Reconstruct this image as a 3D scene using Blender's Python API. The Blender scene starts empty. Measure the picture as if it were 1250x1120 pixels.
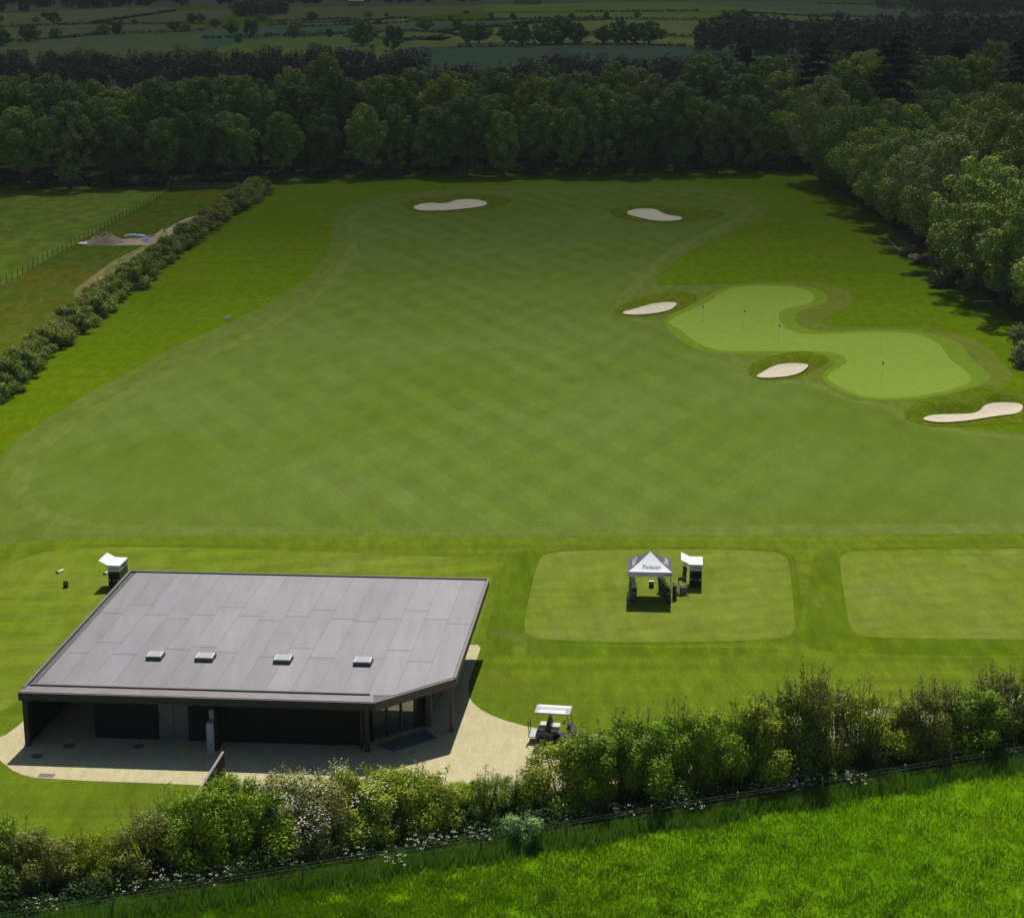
import bpy, math, random
import numpy as np
from mathutils import Vector, Matrix
from mathutils.geometry import delaunay_2d_cdt
random.seed(7)
R = math.radians
scene = bpy.context.scene
COL = scene.collection

# ------------------------------------------------------------------ camera
TH = R(15.1); F = 2300.0; H = 42.9
ST, CT = math.sin(TH), math.cos(TH)
def G(px, py, z=0.0):
    """photo pixel (1250x1120) -> point at height z"""
    a, b = (px-625)/F, (py-560)/F
    q = H - z
    d = q/(b*CT+ST)
    return Vector((a*d, d*(CT-b*ST), z))
cam = bpy.data.objects.new('camera', bpy.data.cameras.new('camera'))
COL.objects.link(cam)
cam.location = (0, 0, H)
cam.rotation_euler = (R(90)-TH, 0, 0)
cam.data.sensor_fit = 'HORIZONTAL'; cam.data.sensor_width = 36
cam.data.lens = 36*F/1250
cam.data.clip_end = 20000; cam.data.clip_start = .5
scene.camera = cam
scene.render.resolution_x = 1024; scene.render.resolution_y = 917

# ------------------------------------------------------------------ light
SAZ, SEL = R(7.0), R(55.0)
sun = bpy.data.objects.new('sun', bpy.data.lights.new('sun', 'SUN'))
COL.objects.link(sun)
sun.data.energy = 4.6; sun.data.angle = R(.55); sun.data.color = (1, .95, .87)
sd = Vector((math.sin(SAZ)*math.cos(SEL), math.cos(SAZ)*math.cos(SEL), math.sin(SEL)))
sun.rotation_euler = sd.to_track_quat('Z', 'Y').to_euler()
sun.location = (0, 0, 200)
w = bpy.data.worlds.new('World'); scene.world = w; w.use_nodes = True
nt = w.node_tree; bg = nt.nodes['Background']
sky = nt.nodes.new('ShaderNodeTexSky'); sky.sky_type = 'NISHITA'; sky.sun_disc = False
sky.sun_elevation = SEL; sky.sun_rotation = SAZ; sky.air_density = 1; sky.dust_density = 1
nt.links.new(sky.outputs[0], bg.inputs[0]); bg.inputs[1].default_value = .058
scene.view_settings.view_transform = 'Standard'; scene.view_settings.look = 'None'
scene.view_settings.exposure = .45; scene.view_settings.gamma = 1
scene.cycles.volume_bounces = 0
scene.cycles.transparent_max_bounces = 12

# ------------------------------------------------------------------ materials
def nodes(name):
    m = bpy.data.materials.new(name); m.use_nodes = True
    t = m.node_tree; b = t.nodes['Principled BSDF']
    return m, t, b
def N(t, kind, **kw):
    n = t.nodes.new('ShaderNode'+kind)
    for k, v in kw.items():
        if k.startswith('i_'): n.inputs[int(k[2:])].default_value = v
        else: setattr(n, k, v)
    return n
def coords(t, scale=(1, 1, 1), rot=0):
    tc = N(t, 'TexCoord'); mp = N(t, 'Mapping')
    mp.inputs['Scale'].default_value = scale; mp.inputs['Rotation'].default_value = (0, 0, rot)
    t.links.new(tc.outputs['Object'], mp.inputs[0]); return mp.outputs[0]
def noise(t, scale, detail=3, rough=.55, vec=None, dist=0):
    n = N(t, 'TexNoise'); n.inputs['Scale'].default_value = scale
    n.inputs['Detail'].default_value = detail; n.inputs['Roughness'].default_value = rough
    n.inputs['Distortion'].default_value = dist
    t.links.new(vec if vec is not None else coords(t), n.inputs['Vector']); return n.outputs[0]
def remap(t, v, a, b, c, d):
    r = N(t, 'MapRange'); t.links.new(v, r.inputs[0])
    for i, q in enumerate((a, b, c, d)): r.inputs[i+1].default_value = q
    return r.outputs[0]
def math_(t, op, a, b=None):
    n = N(t, 'Math', operation=op)
    for i, q in enumerate((a, b)):
        if q is None: continue
        if isinstance(q, (int, float)): n.inputs[i].default_value = q
        else: t.links.new(q, n.inputs[i])
    return n.outputs[0]
def mix(t, f, a, b):
    n = N(t, 'Mix', data_type='RGBA')
    for s, q in ((0, f), (6, a), (7, b)):
        if isinstance(q, (int, float)): n.inputs[s].default_value = q
        elif isinstance(q, tuple): n.inputs[s].default_value = (*q[:3], 1)
        else: t.links.new(q, n.inputs[s])
    return n.outputs[2]
def scale_col(t, col, f):
    n = N(t, 'VectorMath', operation='SCALE')
    if isinstance(col, tuple): n.inputs[0].default_value = col[:3]
    else: t.links.new(col, n.inputs[0])
    t.links.new(f, n.inputs['Scale']); return n.outputs[0]
def plain(name, col, rough=.7, metal=0, var=.12, vs=3, spec=.3, bump=0, bs=20):
    m, t, b = nodes(name)
    v = remap(t, noise(t, vs, 4), .25, .75, 1-var, 1+var)
    t.links.new(scale_col(t, col, v), b.inputs['Base Color'])
    b.inputs['Roughness'].default_value = rough; b.inputs['Metallic'].default_value = metal
    b.inputs['Specular IOR Level'].default_value = spec
    if bump:
        bp = N(t, 'Bump'); bp.inputs['Strength'].default_value = bump; bp.inputs['Distance'].default_value = .05
        t.links.new(noise(t, bs, 3), bp.inputs['Height']); t.links.new(bp.outputs[0], b.inputs['Normal'])
    return m
def grass(name, c1, c2, big=.05, fine=9, famt=.25, stripes=(), mid=.5, mamt=.12, streak=None, c3=None, bump=.0):
    """mown or rough turf: large tonal drift, tufts, mowing stripes"""
    m, t, b = nodes(name)
    base = mix(t, remap(t, noise(t, big, 4, .6), .35, .65, 0, 1), c1, c2)
    if c3: base = mix(t, remap(t, noise(t, big*2.7, 5, .65, dist=.4), .55, .72, 0, .8), base, c3)
    f = remap(t, noise(t, fine, 3, .7), .25, .75, 1-famt, 1+famt)
    f = math_(t, 'MULTIPLY', f, remap(t, noise(t, mid, 4, .6, coords(t, (1.3, .42, 1), R(24))), .3, .7, 1-mamt, 1+mamt))
    f = math_(t, 'MULTIPLY', f, remap(t, noise(t, mid*1.7, 4, .6, coords(t, (1.3, .38, 1), R(-27))), .3, .7, 1-mamt*.8, 1+mamt*.8))
    for ang, width, amt in stripes:
        v = coords(t, rot=R(ang))
        wv = N(t, 'TexWave', wave_type='BANDS', bands_direction='X', wave_profile='SIN')
        wv.inputs['Scale'].default_value = math.pi/10/width
        wv.inputs['Distortion'].default_value = .45; wv.inputs['Detail'].default_value = 2
        wv.inputs['Detail Scale'].default_value = .35
        t.links.new(v, wv.inputs[0])
        patch = remap(t, noise(t, .025, 3, vec=v), .38, .62, .15, 1)
        s = math_(t, 'MULTIPLY', remap(t, wv.outputs[1], .42, .58, -amt, amt), patch)
        f = math_(t, 'MULTIPLY', f, math_(t, 'ADD', s, 1.0))
    if streak:
        sx, sy, ang, amt = streak
        v = coords(t, (sx, sy, 1), R(ang))
        f = math_(t, 'MULTIPLY', f, remap(t, noise(t, 1, 3, .6, v), .3, .7, 1-amt, 1+amt))
    t.links.new(scale_col(t, base, f), b.inputs['Base Color'])
    b.inputs['Roughness'].default_value = 1; b.inputs['Specular IOR Level'].default_value = 0
    if bump:
        bp = N(t, 'Bump'); bp.inputs['Strength'].default_value = bump; bp.inputs['Distance'].default_value = .15
        t.links.new(noise(t, 1.3, 5, .7), bp.inputs['Height']); t.links.new(bp.outputs[0], b.inputs['Normal'])
    return m
def foliage(name, trans=.3, lo=.6, hi=1.4, tint=(1.15, 1.1, .7)):
    m, t, b = nodes(name)
    oi = N(t, 'ObjectInfo'); ge = N(t, 'NewGeometry')
    rnd = ge.outputs['Random Per Island']
    c = scale_col(t, oi.outputs['Color'], remap(t, rnd, 0, 1, lo, hi))
    tn = N(t, 'VectorMath', operation='MULTIPLY'); t.links.new(c, tn.inputs[0]); tn.inputs[1].default_value = tint
    c = mix(t, remap(t, noise(t, .6, 3), .4, .65, 0, .8), c, tn.outputs[0])
    t.links.new(c, b.inputs['Base Color'])
    b.inputs['Roughness'].default_value = .6; b.inputs['Specular IOR Level'].default_value = .08
    tr = N(t, 'BsdfTranslucent'); t.links.new(c, tr.inputs[0])
    mx = N(t, 'MixShader'); mx.inputs[0].default_value = trans
    t.links.new(b.outputs[0], mx.inputs[1]); t.links.new(tr.outputs[0], mx.inputs[2])
    out = [n for n in t.nodes if n.type == 'OUTPUT_MATERIAL'][0]
    t.links.new(mx.outputs[0], out.inputs[0])
    return m

M = {}
M['rough'] = grass('rough_turf', (.064, .112, .001), (.080, .122, .001), .03, 6, .42, mid=.7, mamt=.13, streak=(.05, .5, -8, .07), c3=(.088, .102, .002))
M['fair'] = grass('fairway_turf', (.078, .116, .014), (.091, .126, .024), .045, 7, .36, ((-24, 4.9, .050), (27, 4.5, .034)), mid=.3, mamt=.07, c3=(.073, .116, .009))
M['ring'] = grass('fairway_edge_turf', (.088, .122, .020), (.080, .114, .015), .05, 9, .28, mid=.5, mamt=.12)
M['ringpale'] = grass('pale_mown_pass', (.099, .133, .026), (.090, .124, .019), .05, 9, .28, mid=.5, mamt=.12)
M['apron'] = grass('surround_turf', (.086, .122, .008), (.076, .112, .007), .06, 8, .32, mid=.6, mamt=.17, streak=(.03, .9, 0, .14), c3=(.102, .116, .011))
M['dark'] = grass('lush_turf', (.070, .106, .004), (.062, .100, .005), .08, 9, .30, mid=.6, mamt=.16, streak=(.9, .05, -4, .14), c3=(.100, .106, .026))
M['tee'] = grass('tee_turf', (.104, .140, .011), (.118, .152, .022), .07, 10, .28, ((62, 1.9, .03), (-5, 2.2, .02)), mid=.5, mamt=.12, streak=(.08, 1.2, 12, .10), c3=(.134, .156, .038))
M['teel'] = grass('wide_tee_turf', (.098, .138, .009), (.112, .148, .016), .07, 10, .28, ((68, 3.4, .09),), mid=.5, mamt=.12, streak=(.10, 1.2, 20, .11), c3=(.124, .150, .030))
M['green'] = grass('green_turf', (.150, .215, .030), (.138, .208, .027), .08, 14, .10, ((-30, 1.2, .025), (60, 1.2, .02)), mid=.8, mamt=.05)
M['collar'] = grass('collar_turf', (.105, .160, .014), (.096, .152, .012), .1, 12, .15, mid=.8, mamt=.06)
M['semi'] = grass('semi_rough_turf', (.094, .118, .016), (.082, .112, .012), .1, 10, .22, ((80, .9, .07),), mid=.8, mamt=.1)
M['bank'] = grass('bank_turf', (.078, .102, .004), (.060, .098, .004), .2, 6, .38, mid=1, mamt=.2)
M['pasture'] = grass('pasture_turf', (.106, .146, .018), (.088, .136, .012), .05, 4, .34, mid=.3, mamt=.22, streak=(.2, .4, -4, .12), c3=(.125, .145, .030))
M['verge'] = grass('verge_turf', (.050, .092, .005), (.088, .088, .009), .045, 5, .38, mid=.5, mamt=.22, c3=(.042, .085, .005))
M['meadow'] = grass('meadow_turf', (.062, .150, .001), (.082, .160, .002), .09, 6, .40, mid=.7, mamt=.18, bump=.4)
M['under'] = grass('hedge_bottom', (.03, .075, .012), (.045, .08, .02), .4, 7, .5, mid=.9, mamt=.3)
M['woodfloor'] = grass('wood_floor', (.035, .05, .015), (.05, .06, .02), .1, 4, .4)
M['sand'] = plain('bunker_sand', (.435, .392, .285), .95, var=.12, vs=1.1, bump=.5, bs=3)
M['gravel'] = grass('resin_gravel', (.385, .345, .205), (.35, .315, .185), .15, 16, .38, mid=1.2, mamt=.07)
M['track'] = grass('track_gravel', (.34, .30, .21), (.29, .25, .165), .2, 8, .3, mid=1.2, mamt=.15)
M['trackgrass'] = grass('worn_track', (.24, .20, .10), (.15, .14, .04), .12, 6, .35, mid=.6, mamt=.3)
M['black'] = plain('charred_timber', (.009, .010, .012), .7, var=.3, vs=6, spec=.25)
M['fascia'] = plain('dark_metal_trim', (.032, .032, .034), .5, .0, var=.1, vs=1)
M['verge_trim'] = plain('roof_edge_trim', (.10, .085, .085), .5, 0, var=.12, vs=1.5)
M['gutter'] = plain('gutter_membrane', (.14, .125, .13), .55, 0, var=.2, vs=.9)
M['bronze'] = plain('bronze_cladding', (.075, .062, .055), .5, 0, var=.12, vs=2)
M['seam'] = plain('roof_seam', (.10, .09, .095), .6, var=.25, vs=1)
M['door'] = plain('grey_door_panel', (.12, .12, .13), .45, var=.1, vs=2)
M['white'] = plain('white_panel', (.66, .66, .69), .5, var=.03, vs=2)
M['grey'] = plain('pale_grey_panel', (.33, .33, .38), .5, var=.1, vs=3)
M['whitefab'] = plain('white_canvas', (.78, .78, .82), .8, var=.04, vs=2)
M['valance'] = plain('pale_canvas', (.62, .60, .74), .8, var=.04, vs=2)
def canvas(name, col):
    m, t, b = nodes(name)
    c = scale_col(t, col, remap(t, noise(t, 2, 4), .25, .75, .95, 1.04)); t.links.new(c, b.inputs['Base Color']); b.inputs['Roughness'].default_value = .8
    tr = N(t, 'BsdfTranslucent'); t.links.new(c, tr.inputs[0]); mx = N(t, 'MixShader'); mx.inputs[0].default_value = .10
    t.links.new(b.outputs[0], mx.inputs[1]); t.links.new(tr.outputs[0], mx.inputs[2])
    t.links.new(mx.outputs[0], [n for n in t.nodes if n.type == 'OUTPUT_MATERIAL'][0].inputs[0]); return m
M['whitefab'] = canvas('white_canvas', (.92, .92, .95)); M['valance'] = canvas('pale_canvas', (.66, .64, .80))
M['navy'] = plain('navy_canvas', (.075, .075, .10), .7, var=.1, vs=3)
M['ink'] = plain('lettering_ink', (.06, .06, .09), .6, var=.05)
M['blackplastic'] = plain('black_plastic', (.012, .012, .014), .4, var=.2, vs=9, spec=.5)
M['rubber'] = plain('tyre_rubber', (.02, .02, .02), .85, var=.2, vs=12)
M['steel'] = plain('brushed_steel', (.55, .55, .58), .35, .8, var=.08, vs=8)
M['carbody'] = plain('grey_cart_body', (.06, .063, .07), .25, .2, var=.05, vs=2, spec=.6)
M['cartroof'] = plain('cart_roof_plastic', (.36, .345, .37), .35, var=.05, vs=3)
M['coping'] = plain('stone_coping', (.19, .175, .18), .7, var=.15, vs=3)
M['seat'] = plain('cream_vinyl', (.42, .41, .38), .5, var=.06, vs=6)
M['mat'] = plain('entrance_matting', (.085, .092, .108), .9, var=.2, vs=8)
M['drain'] = plain('cast_iron', (.10, .095, .09), .7, var=.3, vs=20)
M['post'] = plain('weathered_timber', (.15, .15, .10), .85, var=.25, vs=12)
M['wire'] = plain('galvanised_wire', (.12, .14, .10), .5, .4, var=.1)
M['bark'] = plain('bark', (.075, .06, .045), .9, var=.4, vs=7)
M['stone'] = plain('stone_heap', (.26, .20, .14), .95, var=.3, vs=3, bump=1, bs=4)
M['dirt'] = plain('sand_heap', (.45, .36, .19), .95, var=.2, vs=2, bump=.6, bs=3)
M['blue'] = plain('blue_tarpaulin', (.10, .20, .55), .5, var=.45, vs=2.2)
M['paleblue'] = plain('pale_sheeting', (.30, .40, .55), .5, var=.6, vs=2.6)
M['flag'] = plain('flag_cloth', (.10, .10, .28), .7, var=.1)
M['floorshade'] = plain('paving_edge', (.3, .26, .2), .9)
M['rooftile'] = plain('barn_roof', (.42, .38, .36), .8, var=.1)
M['leaf'] = foliage('tree_leaves', .10, .40, 1.65)
M['bushleaf'] = foliage('hedge_leaves', .22, .45, 1.55, (1.15, 1.05, .8))
M['needle'] = foliage('conifer_needles', .1, .6, 1.4, (1.1, .95, .9))
M['blade'] = foliage('grass_blades', .45, .7, 1.3, (1.3, 1.08, .6))
M['petal'] = plain('white_blossom', (.55, .54, .42), .7, var=.1)

def glass_mat():
    m, t, b = nodes('dark_glazing')
    b.inputs['Base Color'].default_value = (.03, .035, .04, 1); b.inputs['Roughness'].default_value = .04
    b.inputs['Specular IOR Level'].default_value = 1.0; b.inputs['Metallic'].default_value = .0
    b.inputs['Coat Weight'].default_value = 1.0; b.inputs['Coat Roughness'].default_value = .02; b.inputs['Coat IOR'].default_value = 2.2
    return m
M['glass'] = glass_mat()
def roof_mat():
    m, t, b = nodes('roof_membrane')
    at = N(t, 'Attribute', attribute_name='tone')
    v = math_(t, 'MULTIPLY', remap(t, noise(t, .5, 5, .65), .3, .7, .93, 1.07), remap(t, noise(t, 9, 3, .7), .3, .7, .90, 1.10))
    v = math_(t, 'MULTIPLY', v, remap(t, noise(t, 1, 4, .6, coords(t, (1.5, .12, 1), R(-7))), .3, .7, .88, 1.12))
    v = math_(t, 'MULTIPLY', v, at.outputs['Fac'])
    c = mix(t, remap(t, noise(t, .12, 4), .4, .7, 0, 1), (.124, .118, .140), (.145, .136, .150))
    t.links.new(scale_col(t, c, v), b.inputs['Base Color'])
    b.inputs['Roughness'].default_value = .55; b.inputs['Specular IOR Level'].default_value = .4
    return m
M['roof'] = roof_mat()
def sky_glass():
    m, t, b = nodes('skylight_glass')
    b.inputs['Base Color'].default_value = (.34, .37, .38, 1); b.inputs['Roughness'].default_value = .2
    return m
M['skylight'] = sky_glass()

# ------------------------------------------------------------------ object helpers
def link(name, me, mat=None, parent=None, color=None):
    o = bpy.data.objects.new(name, me); COL.objects.link(o)
    if mat is not None and me is not None and not me.materials: me.materials.append(mat)
    if parent is not None: o.parent = parent
    if color is not None: o.color = (*color, 1)
    return o
def tag(o, label, cat, group=None):
    o['label'] = label; o['category'] = cat
    if group: o['group'] = group
    return o
def thing(name, label, cat, loc=(0, 0, 0), rz=0, group=None):
    o = bpy.data.objects.new(name, None); COL.objects.link(o)
    o.location = loc; o.rotation_euler = (0, 0, rz); o.empty_display_size = .2
    return tag(o, label, cat, group)
def struct(o, kind='structure'):
    o['kind'] = kind; return o

class MB:
    def __init__(s): s.v = []; s.f = []
    def add(s, vs, fs):
        n = len(s.v); s.v += [tuple(v) for v in vs]; s.f += [tuple(i+n for i in f) for f in fs]; return s
    def box(s, c, size, rz=0, tilt=None, bevel=0):
        x, y, z = (q/2 for q in size); m = Matrix.Rotation(rz, 3, 'Z')
        if tilt is not None: m = m @ tilt
        vs = [m @ Vector((a*x, b*y, d*z)) + Vector(c) for a in (-1, 1) for b in (-1, 1) for d in (-1, 1)]
        return s.add(vs, [(0, 1, 3, 2), (4, 6, 7, 5), (0, 4, 5, 1), (2, 3, 7, 6), (0, 2, 6, 4), (1, 5, 7, 3)])
    def hexa(s, bot, top):
        """prism between two equal-length rings"""
        n = len(bot)
        return s.add(list(bot)+list(top), [tuple(range(n))[::-1], tuple(range(n, 2*n))] + [(i, (i+1) % n, n+(i+1) % n, n+i) for i in range(n)])
    def prism(s, pts, z0, z1):
        return s.hexa([(p[0], p[1], z0) for p in pts], [(p[0], p[1], z1) for p in pts])
    def tube(s, path, radii, n=8):
        base = len(s.v); rings = []
        P = [Vector(p) for p in path]
        if isinstance(radii, (int, float)): radii = [radii]*len(P)
        for i, p in enumerate(P):
            d = (P[min(i+1, len(P)-1)]-P[max(i-1, 0)])
            d = d.normalized() if d.length > 1e-9 else Vector((0, 0, 1))
            a = d.orthogonal().normalized(); b = d.cross(a)
            rings.append([p + (a*math.cos(2*math.pi*k/n)+b*math.sin(2*math.pi*k/n))*radii[i] for k in range(n)])
        # keep rings aligned
        for i in range(1, len(rings)):
            best = min(range(n), key=lambda k: (rings[i][k]-rings[i-1][0]-(P[i]-P[i-1])).length)
            rings[i] = rings[i][best:]+rings[i][:best]
        vs = [v for r in rings for v in r]
        fs = [(i*n+k, i*n+(k+1) % n, (i+1)*n+(k+1) % n, (i+1)*n+k) for i in range(len(P)-1) for k in range(n)]
        fs += [tuple(range(n))[::-1], tuple((len(P)-1)*n+k for k in range(n))]
        return s.add(vs, fs)
    def lathe(s, prof, c=(0, 0, 0), n=16, axis='Z'):
        P = []
        for r, z in prof:
            for k in range(n):
                a = 2*math.pi*k/n; x, y = r*math.cos(a), r*math.sin(a)
                v = (x, y, z) if axis == 'Z' else ((z, x, y) if axis == 'X' else (x, z, y))
                P.append((v[0]+c[0], v[1]+c[1], v[2]+c[2]))
        m = len(prof)
        fs = [(i*n+k, i*n+(k+1) % n, (i+1)*n+(k+1) % n, (i+1)*n+k) for i in range(m-1) for k in range(n)]
        fs += [tuple(range(n))[::-1], tuple((m-1)*n+k for k in range(n))]
        return s.add(P, fs)
    def mesh(s, name):
        me = bpy.data.meshes.new(name); me.from_pydata(s.v, [], s.f); me.update(); return me
    def build(s, name, mat, parent=None, smooth=False):
        me = s.mesh(name)
        if smooth: me.shade_smooth()
        return link(name, me, mat, parent)

def raw_mesh(name, verts, k):
    """numpy verts (n*k,3): n separate k-gons"""
    n = len(verts)//k
    me = bpy.data.meshes.new(name)
    me.vertices.add(len(verts)); me.vertices.foreach_set('co', verts.astype(np.float32).ravel())
    me.loops.add(n*k); me.loops.foreach_set('vertex_index', np.arange(n*k, dtype=np.int32))
    me.polygons.add(n); me.polygons.foreach_set('loop_start', np.arange(0, n*k, k, dtype=np.int32))
    me.update(calc_edges=True)
    return me
def smooth_poly(pts, it=2, closed=True):
    P = [Vector((p[0], p[1])) for p in pts]
    for _ in range(it):
        Q = []
        for i in range(len(P) if closed else len(P)-1):
            a, b = P[i], P[(i+1) % len(P)]
            Q += [a*.75+b*.25, a*.25+b*.75]
        if not closed: Q = [P[0]]+Q+[P[-1]]
        P = Q
    return P
def ground_poly(pix, smooth=2):
    pts = [G(*p) for p in pix]
    return smooth_poly(pts, smooth) if smooth else [Vector((p.x, p.y)) for p in pts]
def sheet(name, poly, z, mat, parent=None):
    res = delaunay_2d_cdt(poly, [], [list(range(len(poly)))], 1, 1e-4)
    me = bpy.data.meshes.new(name)
    me.from_pydata([(v.x, v.y, z) for v in res[0]], [], [list(f) for f in res[2]])
    me.update()
    me.flip_normals() if me.polygons and me.polygons[0].normal.z < 0 else None
    return link(name, me, mat, parent)
def seg_dist(px, py, poly, closed=True):
    A = np.array([(p[0], p[1]) for p in poly]); B = np.roll(A, -1, 0)
    if not closed: A, B = A[:-1], B[:-1]
    d = np.full(len(px), 1e9)
    for a, b in zip(A, B):
        ab = b-a; L = max((ab**2).sum(), 1e-9)
        t = np.clip(((px-a[0])*ab[0]+(py-a[1])*ab[1])/L, 0, 1)
        d = np.minimum(d, np.hypot(px-a[0]-t*ab[0], py-a[1]-t*ab[1]))
    return d
def inside(px, py, poly):
    r = np.zeros(len(px), bool); n = len(poly)
    for i in range(n):
        x1, y1 = poly[i][0], poly[i][1]; x2, y2 = poly[(i+1) % n][0], poly[(i+1) % n][1]
        if y1 == y2: continue
        c = ((y1 > py) != (y2 > py)) & (px < (x2-x1)*(py-y1)/(y2-y1)+x1)
        r ^= c
    return r
def offset_poly(poly, d):
    n = len(poly); out = []
    area = sum(poly[i].x*poly[(i+1) % n].y-poly[(i+1) % n].x*poly[i].y for i in range(n))
    sg = 1 if area > 0 else -1
    for i in range(n):
        e = (poly[(i+1) % n]-poly[i-1]).normalized()
        out.append(poly[i]+Vector((e.y, -e.x))*sg*d)
    return out

ORD = ['first', 'second', 'third', 'fourth', 'fifth', 'sixth', 'seventh', 'eighth', 'ninth', 'tenth', 'eleventh', 'twelfth', 'thirteenth', 'fourteenth', 'fifteenth', 'sixteenth', 'seventeenth', 'eighteenth', 'nineteenth', 'twentieth']
ORD += ['twenty-'+o for o in ORD[:9]]+['thirtieth']+['thirty-'+o for o in ORD[:9]]+['fortieth']+['forty-'+o for o in ORD[:9]]+['fiftieth']

# ================================================================== GROUND AND TURF
S = 7000
ground = struct(MB().add([(-S, -300, 0), (S, -300, 0), (S, S, 0), (-S, S, 0)], [(0, 1, 2, 3)]).build('ground', M['rough']))

mown_px = [(-260, 700), (-120, 610), (-40, 580), (0, 558), (30, 528), (80, 496), (150, 456), (220, 420), (290, 389), (340, 364), (375, 340), (398, 312), (408, 285), (402, 264),
           (420, 250), (470, 239), (560, 230), (700, 224), (820, 224), (890, 231), (930, 245), (941, 257), (925, 270), (870, 292), (826, 318), (804, 338), (802, 349),
           (860, 347), (940, 346), (1010, 352), (1030, 372), (1000, 392), (1000, 410), (1100, 430), (1180, 455), (1180, 480), (1120, 487), (1108, 500), (1130, 518), (1250, 528), (1500, 560), (1700, 640), (1700, 1000), (-260, 1000)]
mown = ground_poly(mown_px, 2)
struct(sheet('fairway_edge', mown, .006, M['ring']))
# inner fairway, kept by the outer mowing passes
inner_px = [(32, 600), (38, 575), (60, 545), (110, 510), (180, 472), (250, 440), (320, 407), (370, 378), (405, 350), (430, 320), (440, 292), (432, 268),
            (450, 255), (500, 243), (580, 236), (700, 231), (810, 231), (870, 237), (905, 247), (912, 257), (895, 268), (845, 290), (800, 316), (776, 340), (760, 356),
            (748, 375), (760, 390), (800, 395), (840, 412), (880, 435), (905, 452), (930, 466), (990, 470), (1030, 490), (1085, 498), (1100, 515), (1150, 528), (1250, 538), (1560, 575), (1560, 640), (1250, 638), (900, 640), (600, 645), (300, 643), (140, 640), (70, 630)]
inner = ground_poly(inner_px, 2)
out1 = offset_poly(inner, 1.6)
struct(sheet('mown_ring', out1, .010, M['ringpale']))
struct(sheet('fairway', inner, .014, M['fair']))
# apron in front of the fairway, tees, lush strips
struct(sheet('surround', ground_poly([(-260, 700), (-60, 672), (60, 657), (300, 654), (640, 657), (900, 654), (1250, 650), (1700, 655), (1700, 1000), (1250, 900), (900, 1000), (-260, 1040)], 1), .010, M['apron']))
tees = [[(-200, 860), (-60, 730), (20, 684), (62, 671), (130, 667), (300, 670), (590, 681), (604, 689), (600, 706), (585, 770), (570, 800), (300, 830), (50, 838), (20, 858), (-40, 890), (-150, 930)],
        [(655, 690), (662, 677), (690, 672), (820, 670), (930, 672), (958, 676), (964, 690), (970, 755), (971, 772), (950, 781), (800, 784), (680, 782), (644, 777), (638, 764)],
        [(1024, 686), (1028, 675), (1060, 671), (1250, 669), (1500, 672), (1500, 784), (1250, 780), (1075, 779), (1044, 775), (1036, 762)]]
for i, p in enumerate(tees):
    pl = ground_poly(p, 2)
    struct(sheet('tee_border', offset_poly(pl, .55), .014, M['dark' if i else 'apron']))
    struct(sheet('tee', pl, .018, M['teel' if i == 0 else 'tee']))
struct(sheet('lush_strip', ground_poly([(612, 680), (650, 668), (657, 676), (652, 690), (636, 764), (640, 778), (700, 790), (960, 790), (960, 800), (620, 800), (590, 795), (600, 740)], 2), .0135, M['dark']))
struct(sheet('lush_strip', ground_poly([(990, 676), (1018, 668), (1024, 674), (1022, 690), (1034, 764), (1040, 780), (1250, 786), (1500, 790), (1500, 800), (1000, 800), (976, 780), (986, 740)], 2), .0135, M['dark']))

struct(sheet('mown_pass', ground_poly([(70, 645), (600, 648), (1500, 643), (1500, 650), (600, 655), (70, 652)], 1), .0125, M['ringpale']))
# putting green: semi-rough, collar, green
def Zm(pts, s=2.5, ox=750, oy=330): return [(x/s+ox, y/s+oy) for x, y in pts]
semi_px = Zm([(140, 130), (200, 95), (262, 62), (400, 38), (520, 33), (640, 36), (705, 58), (732, 86), (722, 108), (670, 128), (628, 138), (622, 155), (650, 170), (750, 174), (900, 173), (1000, 183), (1085, 204), (1150, 242), (1180, 280), (1216, 314), (1216, 338), (1165, 358), (1090, 366), (1000, 384), (900, 400), (800, 400), (700, 385), (630, 345), (600, 300), (400, 262), (250, 240), (150, 180)])
collar_px = Zm([(145, 150), (200, 120), (262, 92), (300, 68), (350, 46), (440, 40), (540, 42), (620, 55), (655, 80), (645, 100), (590, 116), (552, 132), (552, 158), (585, 182), (650, 188), (780, 180), (900, 181), (990, 197), (1065, 226), (1078, 262), (1135, 305), (1152, 328), (1120, 350), (1050, 369), (960, 388), (860, 398), (770, 396), (705, 378), (655, 352), (630, 330), (645, 305), (675, 288), (670, 272), (640, 262), (500, 257), (300, 257), (230, 235), (170, 190)])
green_px = Zm([(165, 155), (200, 135), (260, 110), (300, 90), (325, 66), (370, 52), (440, 47), (520, 49), (585, 58), (616, 78), (602, 100), (555, 112), (512, 120), (498, 135), (508, 162), (532, 184), (575, 194), (640, 196), (720, 190), (800, 187), (880, 189), (945, 201), (995, 225), (1010, 252), (1022, 272), (1072, 305), (1092, 327), (1080, 347), (1040, 361), (960, 379), (880, 389), (820, 391), (760, 386), (720, 372), (680, 352), (652, 335), (648, 323), (668, 306), (702, 290), (712, 275), (695, 258), (655, 249), (600, 247), (500, 247), (400, 247), (320, 245), (280, 235), (240, 215), (200, 180), (168, 166)])
struct(sheet('semi_rough', ground_poly(semi_px, 2), .018, M['semi']))
struct(sheet('collar', ground_poly(collar_px, 2), .022, M['collar']))
struct(sheet('putting_green', ground_poly(green_px, 2), .026, M['green']))

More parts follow.
